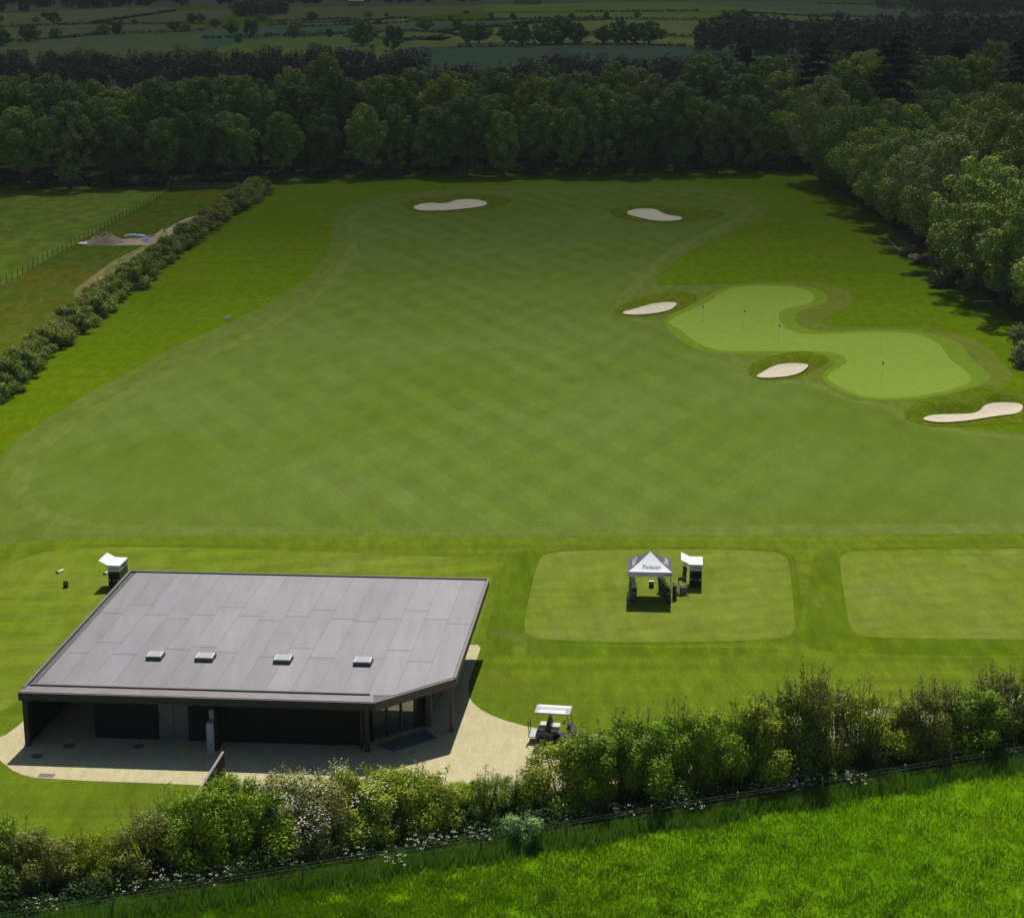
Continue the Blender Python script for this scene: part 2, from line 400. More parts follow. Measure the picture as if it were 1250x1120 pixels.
# bunkers: hollow of sand in front of a turf bank
def heightfield(name, poly, step, hfun, mat, parent):
    xs = [p.x for p in poly]; ys = [p.y for p in poly]
    gx, gy = np.meshgrid(np.arange(min(xs), max(xs), step), np.arange(min(ys), max(ys), step))
    gx, gy = gx.ravel(), gy.ravel()
    gx = gx + np.random.default_rng(1).uniform(-.2, .2, len(gx))*step
    k = inside(gx, gy, poly) & (seg_dist(gx, gy, poly) > step*.5)
    pts = list(poly)+[Vector((a, b)) for a, b in zip(gx[k], gy[k])]
    res = delaunay_2d_cdt(pts, [], [list(range(len(poly)))], 1, 1e-4)
    X = np.array([v.x for v in res[0]]); Y = np.array([v.y for v in res[0]]); Zz = hfun(X, Y)
    me = bpy.data.meshes.new(name)
    me.from_pydata([(float(a), float(b), float(c)) for a, b, c in zip(X, Y, Zz)], [], [list(f) for f in res[2]])
    me.update()
    if me.polygons[0].normal.z < 0: me.flip_normals()
    me.shade_smooth()
    return link(name, me, mat, parent)
def bunker(ring_px, sand_px, hb, step, label):
    ring = ground_poly(ring_px, 2); sand = ground_poly(sand_px, 2)
    t = thing('sand_bunker', label, 'bunker', group='bunkers round the practice fairway')
    cy = sum(p.y for p in sand)/len(sand)
    def h(X, Y):
        de = seg_dist(X, Y, ring); ds = seg_dist(X, Y, sand); ins = inside(X, Y, sand)
        dep = np.clip((Y-cy+1.2)/2.6, 0.12, 1)
        a = np.clip(de/2.2, 0, 1); a = a*a*(3-2*a)
        b = np.clip(ds/1.1, 0, 1); b = b*b*(3-2*b)
        z = hb*a*(.30+.70*b)*dep
        z = np.where(ins, .03, z)
        und = .5+.5*np.sin(X*.9+Y*.4)
        return z*(.85+.3*und*b)+.03
    heightfield('bank', ring, step, h, M['bank'], t)
    def hs(X, Y):
        ds = seg_dist(X, Y, sand)
        far = np.clip((Y-cy)/2.5, 0, 1)
        e = np.exp(-(ds/.7)**2)
        return .065+.10*e+far*(.28*hb*np.exp(-ds/1.0))
    heightfield('sand', sand, step*.6, hs, M['sand'], t)
    return t
bunker([(486, 251), (505, 243), (550, 238), (605, 238), (630, 244), (618, 251), (598, 256), (560, 260), (512, 261)],
       [(503, 253), (520, 249), (546, 250.5), (556, 246), (578, 244.5), (597, 249), (590, 253), (560, 256.5), (530, 258.5), (508, 257.5)], .5, 1.2, 'pale sand bunker at the far end of the fairway, the left one')
bunker([(738, 258), (768, 251), (815, 252), (862, 254), (888, 261), (872, 268), (832, 272), (790, 273), (758, 268)],
       [(761, 261.5), (776, 256.5), (800, 256.5), (808, 262), (820, 264), (834, 266), (830, 270.5), (800, 271), (780, 266.5)], .45, 1.2, 'pale sand bunker at the far end of the fairway, the right one')
bunker(Zm([(-8, 122), (50, 90), (150, 69), (245, 70), (260, 84), (232, 106), (190, 128), (100, 144), (15, 143)]),
       Zm([(20, 131), (60, 121), (120, 108), (160, 103), (197, 106), (170, 126), (100, 138), (36, 139)]), .55, .8, 'sand bunker against the left end of the putting green')
bunker(Zm([(398, 308), (428, 278), (500, 256), (580, 250), (642, 257), (658, 275), (630, 295), (580, 322), (520, 337), (428, 334)]),
       Zm([(431, 325), (480, 300), (530, 291), (598, 294), (580, 311), (540, 326), (480, 332), (438, 331)]), .6, .7, 'sand bunker in the middle, tucked into the front curve of the putting green')
bunker(Zm([(880, 440), (915, 408), (1000, 385), (1080, 366), (1150, 358), (1250, 372), (1330, 390), (1330, 450), (1240, 470), (1150, 470), (1060, 478), (950, 476), (895, 462)]),
       Zm([(940, 455), (970, 444), (1050, 443), (1110, 440), (1130, 420), (1170, 413), (1232, 415), (1250, 426), (1235, 441), (1160, 449), (1080, 463), (1000, 469), (948, 463)]), .8, .7, 'largest sand bunker, long and dog-legged, at the right edge below the green')

# gravel forecourt and track behind the hedge
fore = ground_poly([(-30, 905), (0, 902), (30, 880), (60, 845), (90, 815), (560, 815), (568, 787), (588, 787), (583, 802), (573, 828), (571, 848), (580, 862), (605, 876), (650, 889), (720, 898), (850, 896), (1000, 872), (1250, 846), (1400, 838),
                    (1400, 880), (1250, 893), (1000, 915), (850, 945), (720, 960), (640, 972), (500, 978), (330, 964), (245, 958), (50, 951), (20, 944), (2, 930), (-14, 915)], 1)
struct(sheet('gravel_forecourt', fore, .024, M['gravel']))

# front meadow and the shaded strip under the hedge
def fence_y(x): return 1117-(x-139)*.166
meadow = [Vector((G(x, fence_y(x)-2).x, G(x, fence_y(x)-2).y)) for x in (-200, 200, 600, 1000, 1450)]+[Vector((60, 40)), Vector((-60, 40))]
struct(sheet('meadow', meadow, .02, M['meadow']))
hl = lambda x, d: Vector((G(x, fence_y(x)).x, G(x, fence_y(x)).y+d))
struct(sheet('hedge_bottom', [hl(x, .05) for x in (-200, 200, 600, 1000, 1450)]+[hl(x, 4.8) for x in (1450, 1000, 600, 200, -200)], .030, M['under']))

# pasture, verge and worn track beyond the left hedge
struct(sheet('pasture', ground_poly([(-500, 560), (-40, 372), (60, 316), (130, 276), (208, 232), (120, 232), (-100, 233), (-700, 236), (-900, 400)], 0), .012, M['pasture']))
struct(sheet('verge', ground_poly([(-300, 520), (-40, 372), (60, 316), (130, 276), (208, 232), (285, 229), (300, 236), (240, 270), (150, 350), (60, 410), (-60, 500)], 0), .008, M['verge']))
struct(sheet('worn_track', ground_poly([(84, 358), (112, 338), (138, 318), (172, 302), (188, 292), (210, 296), (196, 312), (172, 330), (140, 352), (104, 372)], 2), .016, M['trackgrass']))
struct(sheet('gravel_track', ground_poly([(98, 297), (110, 292), (150, 292), (180, 290), (205, 279), (222, 268), (245, 262), (262, 250), (274, 240), (278, 233), (284, 233), (280, 243), (262, 262), (245, 275), (222, 288), (200, 300), (180, 299), (130, 300), (106, 299)], 2), .020, M['track']))
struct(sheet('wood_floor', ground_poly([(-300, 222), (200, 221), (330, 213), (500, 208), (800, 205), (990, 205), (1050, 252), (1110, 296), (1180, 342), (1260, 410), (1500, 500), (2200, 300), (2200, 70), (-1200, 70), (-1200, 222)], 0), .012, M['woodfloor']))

# far farmland
def field(px, col, amt=.15, z=.05, name='field'):
    col = tuple(c*.92 for c in col)
    m = grass('field_crop', col, tuple(c*1.12 for c in col), .006, .6, amt, ((random.uniform(-80, 80), 9, .04),), mid=.05, mamt=.1)
    return struct(sheet(name, ground_poly(px, 0), z, m))
GR = (.12, .175, .045); PG = (.15, .19, .06); TEAL = (.07, .125, .075); OL = (.115, .14, .055); BR = (.13, .12, .07)
field([(-900, 120), (-900, 52), (0, 52), (90, 46), (140, 43), (250, 40), (250, 120)], (.095, .14, .06), z=.05)
field([(-900, 51.5), (-200, 36), (0, 34), (110, 30), (200, 30), (250, 30), (250, 39.5), (140, 42.5), (90, 45.5), (0, 51.5)], OL)
field([(-900, 35), (0, 33.5), (110, 29.5), (215, 14), (215, 9), (130, 10.5), (60, 14), (0, 17), (-900, 20)], (.125, .14, .06))
field([(112, 29.5), (218, 13.5), (330, 9), (330, 18), (240, 24), (190, 29.5)], (.12, .13, .06))
field([(250, 60), (250, 36), (360, 31), (420, 29), (500, 30), (500, 38), (450, 41), (300, 49), (262, 60)], TEAL)
field([(262, 60), (300, 49.5), (380, 44), (500, 38.8), (500, 80), (262, 80)], GR)
field([(330, 31), (430, 26), (500, 22), (500, 29.5), (420, 28.5), (360, 30.5)], PG)
field([(330, 18), (330, 9), (500, 7.5), (590, 7), (590, 14), (500, 21.5), (430, 25), (335, 30)], (.115, .135, .055))
field([(500, 24), (560, 26), (700, 22), (700, 25), (560, 38), (500, 38.5)], TEAL)
field([(540, 41), (580, 35), (660, 27.5), (760, 24.5), (870, 26), (870, 45), (740, 41), (640, 41)], PG)
field([(500, 39), (540, 39), (560, 42), (540, 50), (500, 49)], GR)
field([(500, 50), (545, 45), (640, 43), (870, 47), (870, 56), (680, 53), (500, 58)], PG)
field([(500, 58.5), (680, 53.5), (870, 56.5), (1000, 60), (1000, 100), (500, 100)], (.06, .10, .06))
field([(590, 14.5), (590, 6), (700, 4), (820, 2), (900, 9), (1000, 16), (1000, 20), (870, 14), (700, 14.5)], GR)
field([(600, 22), (600, 16), (700, 15.5), (870, 15), (1000, 20.5), (1060, 21), (1060, 26), (900, 26), (750, 24), (700, 21.5)], GR)
field([(820, 1.5), (1100, 2), (1300, 6), (1900, 5), (1900, 25), (1060, 22), (1000, 15.5), (900, 8.5)], (.095, .13, .075))
field([(-900, 19), (0, 16.5), (60, 13.5), (130, 10), (330, 8), (590, 5), (820, 1), (1250, 0), (2200, 0), (2200, -32), (-1600, -32)], (.075, .10, .06))

# ================================================================== FOLIAGE MESHES
def quads(C, Nn, size, rng, aspect=.62, kite=True):
    n = len(C)
    Nn = Nn/np.maximum(np.linalg.norm(Nn, axis=1, keepdims=True), 1e-6)
    r = rng.normal(size=(n, 3)); T = np.cross(Nn, r); T /= np.maximum(np.linalg.norm(T, axis=1, keepdims=True), 1e-6)
    B = np.cross(Nn, T); s = size[:, None]
    if kite: P = [C-T*s*.5, C-B*s*.5*aspect+T*s*.06, C+T*s*.5, C+B*s*.5*aspect+T*s*.06]
    else: P = [C-T*s*.5-B*s*.5, C+T*s*.5-B*s*.5, C+T*s*.5+B*s*.5, C-T*s*.5+B*s*.5]
    return np.stack(P, 1).reshape(-1, 3)
def rdir(rng, n):
    d = rng.normal(size=(n, 3)); return d/np.linalg.norm(d, axis=1, keepdims=True)
def lobes_leaves(rng, cen, rad, n, size, flat=1., up=.25, cull=.72, sprig=.12, fuzz=.22):
    w = rad**2; k = rng.choice(len(cen), size=n*2, p=w/w.sum())
    d = rdir(rng, n*2); d[:, 2] = d[:, 2]*.9+.15; d /= np.linalg.norm(d, axis=1, keepdims=True)
    # leaf clumps: pull directions to a few tufts on each lobe
    tuft = rdir(rng, 26); j = rng.integers(0, 26, n*2)
    d = d*.62+tuft[j]*.6; d /= np.linalg.norm(d, axis=1, keepdims=True)
    rr = rad[k]*(1-fuzz+fuzz*1.4*rng.random(n*2)**1.3)
    bump = 1+.13*np.sin(d[:, 0]*7+k*1.7)*np.sin(d[:, 1]*6+k)*np.cos(d[:, 2]*5)
    P = cen[k]+d*(rr*bump)[:, None]*np.array([1, 1, flat])
    keep = np.ones(n*2, bool)
    for i in range(len(cen)):
        q = (P-cen[i])/np.array([1, 1, flat]); dd = np.linalg.norm(q, axis=1)
        keep &= ~((dd < rad[i]*cull) & (k != i))
    P, d = P[keep][:n], d[keep][:n]
    Nn = d+rng.normal(size=P.shape)*.38; Nn[:, 2] += up
    sz = size*rng.uniform(.6, 1.35, len(P))
    return quads(P, Nn, sz, rng)
def crown_mesh(name, seed, Rr, Hh, base, n, size, nl=26, shape='round', lr=(.26, .42)):
    rng = np.random.default_rng(seed)
    ch = (Hh-base)/2; cz = base+ch
    cen = []; rad = []
    ga = 2.399963
    for i in range(nl):
        u = 1-2*(i+.5)/nl; a = i*ga+rng.uniform(-.5, .5)
        rxy = math.sqrt(max(0, 1-u*u))
        if shape == 'ovoid': rxy *= (1-.25*u)
        if shape == 'spread': rxy *= (1+.15*u)
        q = rng.uniform(.42, 1.0)
        r = Rr*rng.uniform(*lr)*(1-.15*abs(u))
        cen.append((math.cos(a)*rxy*Rr*q, math.sin(a)*rxy*Rr*q, cz+u*(ch-r*.8)*rng.uniform(.85, 1.02))); rad.append(r)
    sq = rng.uniform(.84, 1.14); cen = [(a*sq, b/sq, c) for a, b, c in cen]
    cen.append((0, 0, cz)); rad.append(Rr*.5)
    V = lobes_leaves(rng, np.array(cen), np.array(rad), n, size)
    return raw_mesh(name, V, 4)
def trunk_mesh(name, seed, h, r, limbs=5, spread=3.0, top=None):
    rng = random.Random(seed); mb = MB()
    p = [(0, 0, -.1)]; x = y = 0
    for i in range(1, 5):
        x += rng.uniform(-.15, .15); y += rng.uniform(-.15, .15); p.append((x, y, h*i/4))
    mb.tube(p, [r*1.35, r, r*.85, r*.6, r*.25], 8)
    for i in range(limbs):
        z = h*rng.uniform(.3, .75); a = rng.uniform(0, 6.28); L = spread*rng.uniform(.6, 1)
        b = (x*z/h, y*z/h, z)
        mb.tube([b, (b[0]+math.cos(a)*L*.5, b[1]+math.sin(a)*L*.5, z+L*.35), (b[0]+math.cos(a)*L, b[1]+math.sin(a)*L, z+L*.9)], [r*.45, r*.28, r*.08], 6)
    me = mb.mesh(name); me.shade_smooth(); me.materials.append(M['bark']); return me
def cedar_mesh(name, seed, Rr, Hh, n, size):
    rng = np.random.default_rng(seed); V = []
    C = []; D = []
    layers = 13
    per = n//layers//6
    for i in range(layers):
        z = Hh*(.2+.78*i/(layers-1)); w = Rr*(1-.62*(i/(layers-1))**1.6)*rng.uniform(.75, 1.1)
        for b in range(6):
            a = rng.uniform(0, 6.28); L = w*rng.uniform(.55, 1.)
            t = rng.random(per)**.7; side = rng.normal(size=per)*.28*L*(.3+t)
            C.append(np.stack([math.cos(a)*L*t-math.sin(a)*side*.6, math.sin(a)*L*t+math.cos(a)*side*.6, z+rng.normal(size=per)*.28-.5*t*t+.3], 1))
            D.append(rng.normal(size=(per, 3))*.45+np.array([0, 0, 1.]))
    C = np.concatenate(C); D = np.concatenate(D)
    return raw_mesh(name, quads(C, D, size*rng.uniform(.6, 1.3, len(C)), rng, .5), 4)
def conifer_pts(rng, x, y, h, r, n, size):
    t = rng.random(n)**.75; a = rng.random(n)*6.283
    rr = r*(1-t)**.8*(.65+.4*rng.random(n))*(1+.25*np.sin(a*5+t*30)) + .15
    C = np.stack([x+rr*np.cos(a), y+rr*np.sin(a), h*(.12+.88*t)], 1)
    D = np.stack([np.cos(a), np.sin(a), .6+0*a], 1)+rng.normal(size=(n, 3))*.5
    return quads(C, D, size*rng.uniform(.6, 1.3, n)*(1-.4*t), rng, .5)

CROWN = [('round', 6.3, 17.5, 1.8), ('ovoid', 5.6, 18.5, 1.4), ('spread', 7.0, 17, 2.6), ('round', 6.6, 19, 2.0), ('ovoid', 5.8, 17, 1.2), ('spread', 6.2, 18, 2.2)]
tree_mesh = []
for i, (sh, r, h, b) in enumerate(CROWN):
    c = crown_mesh('crown', 11+i, r*.84, h, b, 16500, .42, nl=46+6*(i % 3), shape=sh, lr=(.15, .33)); c.materials.append(M['leaf'])
    tree_mesh.append((c, trunk_mesh('trunk', 40+i, h*.72, .38, 5, 3.2)))
# lighter, looser crowns for the nearer side wood
side_mesh = []
for i in range(5):
    sh, r, h, b = CROWN[i]
    c = crown_mesh('crown', 71+i, r*1.08, h, b*.55, 22000, .35, nl=64, shape=sh, lr=(.13, .28)); c.materials.append(M['leaf'])
    side_mesh.append((c, trunk_mesh('trunk', 60+i, h*.72, .40, 6, 3.4)))

TONES = {'fresh green': (.160, .235, .032), 'mid green': (.110, .185, .030), 'dark green': (.070, .120, .026), 'olive green': (.125, .170, .034), 'grey-green': (.140, .185, .070), 'yellow-green': (.190, .235, .025)}
def put_tree(kind, label, cat, loc, mesh, color, s=1, sz=None, rz=None, group=None, bark=True):
    t = thing(kind, label, cat, loc, random.uniform(0, 6.28) if rz is None else rz, group)
    t.scale = (s, s, sz or s)
    j = random.uniform(.85, 1.15)
    link('crown', mesh[0], None, t, tuple(min(1, c*j*1.15) for c in color))
    link('trunk', mesh[1], None, t)
    return t

field_mesh = []
for i, (r, h, b) in enumerate(((6, 12, .6), (5, 12, .4), (7, 12, 1.2))):
    c = crown_mesh('crown', 131+i, r, h, b, 1500, 1.5, nl=22, shape='round', lr=(.18, .38)); c.materials.append(M['leaf']); field_mesh.append((c, trunk_mesh('trunk', 141+i, h*.7, .45, 3, 3)))
# ------------------------------------------------------------------ the wood across the far end
edge = [G(*p) for p in ((-60, 231), (60, 231), (200, 229), (300, 222), (400, 217), (500, 216), (650, 215), (800, 213), (920, 210), (1010, 210))]
def edge_y(x):
    for a, b in zip(edge, edge[1:]):
        if a.x <= x <= b.x: return a.y+(b.y-a.y)*(x-a.x)/(b.x-a.x)
    return edge[0].y if x < edge[0].x else edge[-1].y
ROWN = ['front row', 'second row', 'third row', 'fourth row', 'fifth row', 'sixth row']
rt = random.Random(5)
for r in range(6):
    dx = 7.2 if r == 0 else 9.0
    x = -110+rt.uniform(0, 5); spots = []
    while x < 62+r*9:
        spots.append(x); x += dx*rt.uniform(.8, 1.2)
    vis = [q for q in spots if abs(q+.5) < 900 and abs(q) < .272*(edge_y(q)+r*12)+9]
    for k, x in enumerate(vis):
        y = edge_y(x)+2.0+r*12.5+rt.uniform(-2.5, 2.5)
        tone = rt.choice(['fresh green', 'mid green', 'mid green', 'dark green', 'dark green', 'olive green', 'grey-green'] if r == 0 else ['fresh green', 'mid green', 'dark green', 'olive green', 'yellow-green', 'mid green'])
        s = rt.uniform(.72, .98) if r == 0 else rt.uniform(.84, 1.14)
        if r >= 4: s *= .95
        word = 'tall' if s > 1.02 else ('smaller' if s < .86 else 'rounded')
        put_tree('broadleaf_tree', '%s %s tree, %s from the left, %s of the far wood' % (word, tone, ORD[k], ROWN[r]), 'tree',
                 (x, y, 0), rt.choice(tree_mesh), TONES[tone], s, s*rt.uniform(.92, 1.06), group='trees of the far wood')
# understorey: shrubs along the foot of the wood
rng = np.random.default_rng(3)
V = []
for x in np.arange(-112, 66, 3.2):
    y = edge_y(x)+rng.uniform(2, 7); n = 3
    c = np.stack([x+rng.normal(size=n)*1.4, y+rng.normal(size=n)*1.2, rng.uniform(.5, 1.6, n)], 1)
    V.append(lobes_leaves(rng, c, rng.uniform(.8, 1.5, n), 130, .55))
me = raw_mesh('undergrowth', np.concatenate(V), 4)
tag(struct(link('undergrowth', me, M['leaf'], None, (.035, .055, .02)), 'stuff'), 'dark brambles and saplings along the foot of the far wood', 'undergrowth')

# ------------------------------------------------------------------ side wood on the right
cols = [(62.5, 206, 372), (72.5, 232, 372), (82, 262, 372), (92, 296, 376), (102, 330, 380), (112, 362, 392)]
CN = ['edge row', 'second row', 'third row', 'fourth row', 'fifth row', 'sixth row']
for r, (X0, y0, y1) in enumerate(cols):
    y = y0; k = 0; 
    while y < y1:
        x = X0+rt.uniform(-1.8, 1.8)
        if r == 0 and y > 330: x -= 4*(y-330)/40
        near = (y-y0)/(y1-y0)
        tone = rt.choice(['grey-green', 'grey-green', 'fresh green', 'olive green', 'mid green']) if y < 320 else rt.choice(['mid green', 'dark green', 'fresh green', 'grey-green', 'olive green'])
        s = rt.uniform(.80, 1.0)*(1.0 if r else .93)
        put_tree('broadleaf_tree', '%s tree, %s from the near end, %s of the right-hand wood' % (tone, ORD[k], CN[r]), 'tree',
                 (x, y+rt.uniform(-1, 1), 0), rt.choice(side_mesh), (TONES[tone][0]*1.25, TONES[tone][1]*1.12, TONES[tone][2]*.85), s*1.08, s*rt.uniform(.98, 1.18), group='trees of the right-hand wood')
        y += 9.6*rt.uniform(.85, 1.2); k += 1
# cedars rising out of the wood
for i, (px, D, h, rr, lab) in enumerate(((990, 404, 24.5, 9, 'broad dark cedar rising over the wood, left of the pair'), (1085, 402, 26, 10, 'tallest dark cedar, right of the pair in the wood'), (1236, 406, 24.5, 10, 'dark cedar at the right edge behind the side wood'),
                                         (905, 470, 20, 7, 'small dark cedar left of the cedar pair, deep in the wood'), (1040, 455, 21, 8, 'dark cedar half hidden behind the cedar pair'), (1160, 470, 21, 8, 'dark cedar between the pair and the edge cedar, further back'))):
    me = cedar_mesh('crown', 90+i, rr, h, 16000, .62); me.materials.append(M['needle'])
    t = thing('cedar_tree', lab, 'tree', ((px-625)*D/F*1.0, D, 0), 0, 'cedars among the broadleaf trees')
    link('crown', me, None, t, (.026, .034, .020)); link('trunk', trunk_mesh('trunk', 95+i, h*.9, .6, 6, 4), None, t)
for i, (px, D, h, tone) in enumerate(((1180, 432, 22, 'yellow-green'), (1150, 428, 21, 'fresh green'), (1050, 440, 23, 'yellow-green'), (1215, 388, 16, 'mid green'), (1120, 450, 20, 'dark green'), (945, 440, 20, 'fresh green'), (900, 445, 19.5, 'mid green'), (860, 452, 20, 'fresh green'), (1032, 390, 15.5, 'dark green'), (1270, 445, 22, 'olive green'), (960, 410, 19, 'grey-green'), (1200, 470, 22, 'olive green'))):
    put_tree('broadleaf_tree', '%s tree %s' % (tone, ['between the pair and the edge cedar, tallest of three', 'just right of the cedar pair, lower of the three', 'peeping out behind the tallest cedar', 'in front of the edge cedar', 'behind the cedar pair on its right', 'left of the broad cedar, beside it', 'further left of the broad cedar, second one out', 'further left of the broad cedar, third one out', 'in front of the gap between the paired cedars', 'beyond the edge cedar at the right margin', 'in front of the broad cedar on its left', 'behind and left of the edge cedar'][i]), 'tree',
             ((px-625)*D/F, D, 0), tree_mesh[i % 6], TONES[tone], h/18, h/18, group='broadleaf trees around the cedars')
# pale scrub and a bush at the edge of the side wood
def bush_mesh(name, seed, w, h, n, size, nl=14, stems=8, loose=.0, base=.15):
    rng = np.random.default_rng(seed); cen = []; rad = []
    for i in range(nl):
        a = rng.uniform(0, 6.28); t = rng.random()
        z = h*(base+(.82-base)*t); q = math.sqrt(rng.random())*w*.52*math.sqrt(max(.05, 1.05-t*t))
        cen.append((math.cos(a)*q, math.sin(a)*q, z)); rad.append(w*rng.uniform(.13, .26)*(1.05-.35*t)*(1 if nl < 25 else .85))
    V = [lobes_leaves(rng, np.array(cen), np.array(rad), n, size, cull=.5, fuzz=.5)]
    mb = MB(); rr = random.Random(seed)
    for i in range(stems):   # shoots sticking out of the top with leaves along them
        a = rng.uniform(0, 6.28); q = rng.uniform(0, w*.42); lean = rng.uniform(.05, .45)
        b = np.array([math.cos(a)*q*.3, math.sin(a)*q*.3, 0]); e = np.array([math.cos(a)*(q+lean*h*.3), math.sin(a)*(q+lean*h*.3), h*rng.uniform(.82, 1.07)*(1-.15*lean)])
        mb.tube([b, b*.4+e*.6+np.array([0, 0, -.1*h]), e], [.05, .03, .01], 5)
        m = int(26+loose*40); tt = rng.random(m)**.6*.5+.5
        P = b+(e-b)*tt[:, None]+rng.normal(size=(m, 3))*.10
        V.append(quads(P, rng.normal(size=(m, 3))+np.array([0, 0, .5]), size*rng.uniform(.6, 1.2, m), rng))
    c = raw_mesh(name, np.concatenate(V), 4)
    st = mb.mesh('stem'); st.shade_smooth(); st.materials.append(M['bark'])
    return c, st
sb = bush_mesh('foliage', 301, 5.0, 3.6, 4500, .3); sb[0].materials.append(M['bushleaf'])
def put_bush(kind, label, loc, mesh, col, s, sz, group, cat='bush', blossom=None, rz=None):
    t = thing(kind, label, cat, loc, random.uniform(0, 6.28) if rz is None else rz, group); t.scale = (s, s, sz)
    j = random.uniform(.9, 1.1)
    link('foliage', mesh[0], None, t, tuple(c*j for c in col)); link('stem', mesh[1], None, t)
    if blossom: link('blossom', blossom, None, t)
    return t
for px, py, s, sz, col, lab in ((1158, 348, 1.0, 1.0, (.085, .12, .04), 'rounded green bush standing out from the right-hand wood'),
                                (1128, 322, 1.0, .42, (.21, .20, .10), 'low pale straw-coloured scrub at the wood edge, left of the rounded bush'),
                                (1112, 312, .8, .4, (.19, .19, .09), 'smaller patch of pale scrub further along the wood edge'),
                                (1182, 353, .8, .38, (.20, .19, .09), 'low pale scrub just right of the rounded bush'),
                                (1254, 440, 1.3, 1.25, (.16, .19, .07), 'pale green bush cut by the right edge of the picture'),
                                (938, 205, .7, 1.0, (.17, .19, .11), 'silvery pale bush in front of the far wood, right part'),
                                (1012, 222, 1.0, 1.2, (.13, .16, .09), 'silver-leaved shrub in the corner between the two woods')):
    p = G(px, py); put_bush('bush', lab, p, sb, col, s, sz, None)

# ------------------------------------------------------------------ dark conifer plantation behind, distant woods
rng = np.random.default_rng(8)
V = []; placed = 0
for D in np.arange(446, 560, 7.5):
    for x in np.arange(-150, 110, 5.2):
        xx = x+rng.uniform(-2, 2); d = D+rng.uniform(-3, 3)
        px = 625+xx*F/d
        if px < -30 or px > 1290: continue
        dmax = 548 if px < 520 else 520
        if d > dmax: continue
        if px > 520 and px < 640 and d > 480: continue
        h = rng.uniform(14.8, 16.8)*(1.05 if 330 < px < 520 else 1)
        if rng.random() < .55:
            n = 4; c = np.stack([xx+rng.normal(size=n)*1.2, d+rng.normal(size=n)*1.2, h*rng.uniform(.7, .95, n)], 1)
            V.append(lobes_leaves(rng, c, rng.uniform(1.3, 2.3, n), 480, .5))
        else: V.append(conifer_pts(rng, xx, d, h, 2.6, 420, .55))
        placed += 1
me = raw_mesh('conifer_plantation', np.concatenate(V), 4)
tag(struct(link('conifer_plantation', me, M['needle'], None, (.038, .042, .028)), 'stuff'), 'dark brownish conifer plantation standing behind the broadleaf wood', 'plantation')

def far_wood(pix, n, h, col, label, size=1.3, rad=4.2, leaves=300, trunkless=True):
    rng = np.random.default_rng(len(label)); poly = ground_poly(pix, 0)
    xs = [p.x for p in poly]; ys = [p.y for p in poly]; V = []; c = 0
    while c < n:
        x, y = rng.uniform(min(xs), max(xs)), rng.uniform(min(ys), max(ys))
        if not inside(np.array([x]), np.array([y]), poly)[0]: continue
        c += 1; m = 4; hh = h*rng.uniform(.75, 1.15)
        cc = np.stack([x+rng.normal(size=m)*rad*.4, y+rng.normal(size=m)*rad*.4, np.array([.25, .5, .68, .78])*hh], 1)
        V.append(lobes_leaves(rng, cc, np.array([1, 1, .8, .6])*rad*rng.uniform(.6, .9), leaves, size))
    me = raw_mesh('distant_wood', np.concatenate(V), 4)
    return tag(struct(link('distant_wood', me, M['leaf'], None, col), 'stuff'), label, 'wood')
far_wood([(838, 66), (850, 60), (880, 55), (1000, 50), (1300, 44), (1500, 44), (1500, 78), (1250, 80), (1000, 72), (850, 70)], 330, 15, (.035, .060, .035), 'long dark distant wood beyond the field on the right')
far_wood([(-40, 18), (60, 13), (130, 9.5), (260, 6), (600, 3), (600, -12), (-60, -12)], 380, 14, (.03, .05, .032), 'dark wood along the skyline at the upper left', rad=6, size=2)
far_wood([(600, -1), (860, -2), (1260, -1), (1260, -14), (600, -14)], 200, 12, (.04, .06, .04), 'dark wood along the skyline at the upper right', rad=6, size=2)
far_wood([(283, 20), (300, 16), (368, 13.5), (368, 16), (300, 21)], 26, 10, (.045, .075, .04), 'elongated distant copse in the fields at upper left', rad=5)
far_wood([(1050, 10), (1150, 8), (1300, 12), (1300, 20), (1130, 18)], 60, 13, (.045, .065, .04), 'scattered distant copse near the upper right corner', rad=6)

# hedgerows between far fields, each one its own thing
far_hedges = [((0, 34), (110, 30), (250, 30.5)), ((118, 43), (150, 42), (250, 38)), ((112, 29), (160, 22), (215, 14)), ((330, 31), (420, 27.5), (500, 22.5)), ((330, 27), (420, 24)), ((360, 34), (500, 28)),
              ((500, 25.5), (560, 26.5), (700, 22.5)), ((538, 39.5), (580, 35), (660, 27), (760, 24.4)), ((640, 42), (740, 41), (870, 45.5)), ((700, 15), (850, 14.2)), ((700, 22.8), (870, 25.5)), ((500, 38.5), (545, 41), (560, 44)),
              ((500, 49.5), (540, 46)), ((560, 58.5), (700, 55), (835, 57)), ((0, 52), (90, 46), (120, 43)), ((250, 48), (350, 44.5), (500, 38.4)), ((420, 46), (500, 50)), ((880, 15), (1000, 20.5), (1090, 22)), ((1000, 5), (1200, 8))]
HL = ['hedgerow under the isolated oak in the upper left fields', 'hedgerow with round trees above the upper left plantation', 'hedgerow climbing to the skyline wood at upper left', 'hedgerow below the long copse at upper left', 'short hedgerow just right of the long copse',
      'hedgerow along the top of the bluish field, upper left', 'hedgerow below the small distant barn', 'curving hedgerow rising across the pale field at top centre', 'hedgerow behind the line of tall trees at top centre', 'highest thin hedgerow right of the barn', 'hedgerow crossing below the topmost centre field',
      'small angled hedgerow end at top centre', 'very short hedgerow at the corner of the pale field', 'lowest far hedgerow, directly above the dark plantation', 'hedgerow at the far left above the wood', 'hedgerow above the light green strip at upper left', 'short hedgerow right beside the plantation edge', 'thin hedgerow behind the long dark distant wood', 'thin hedgerow near the upper right corner']
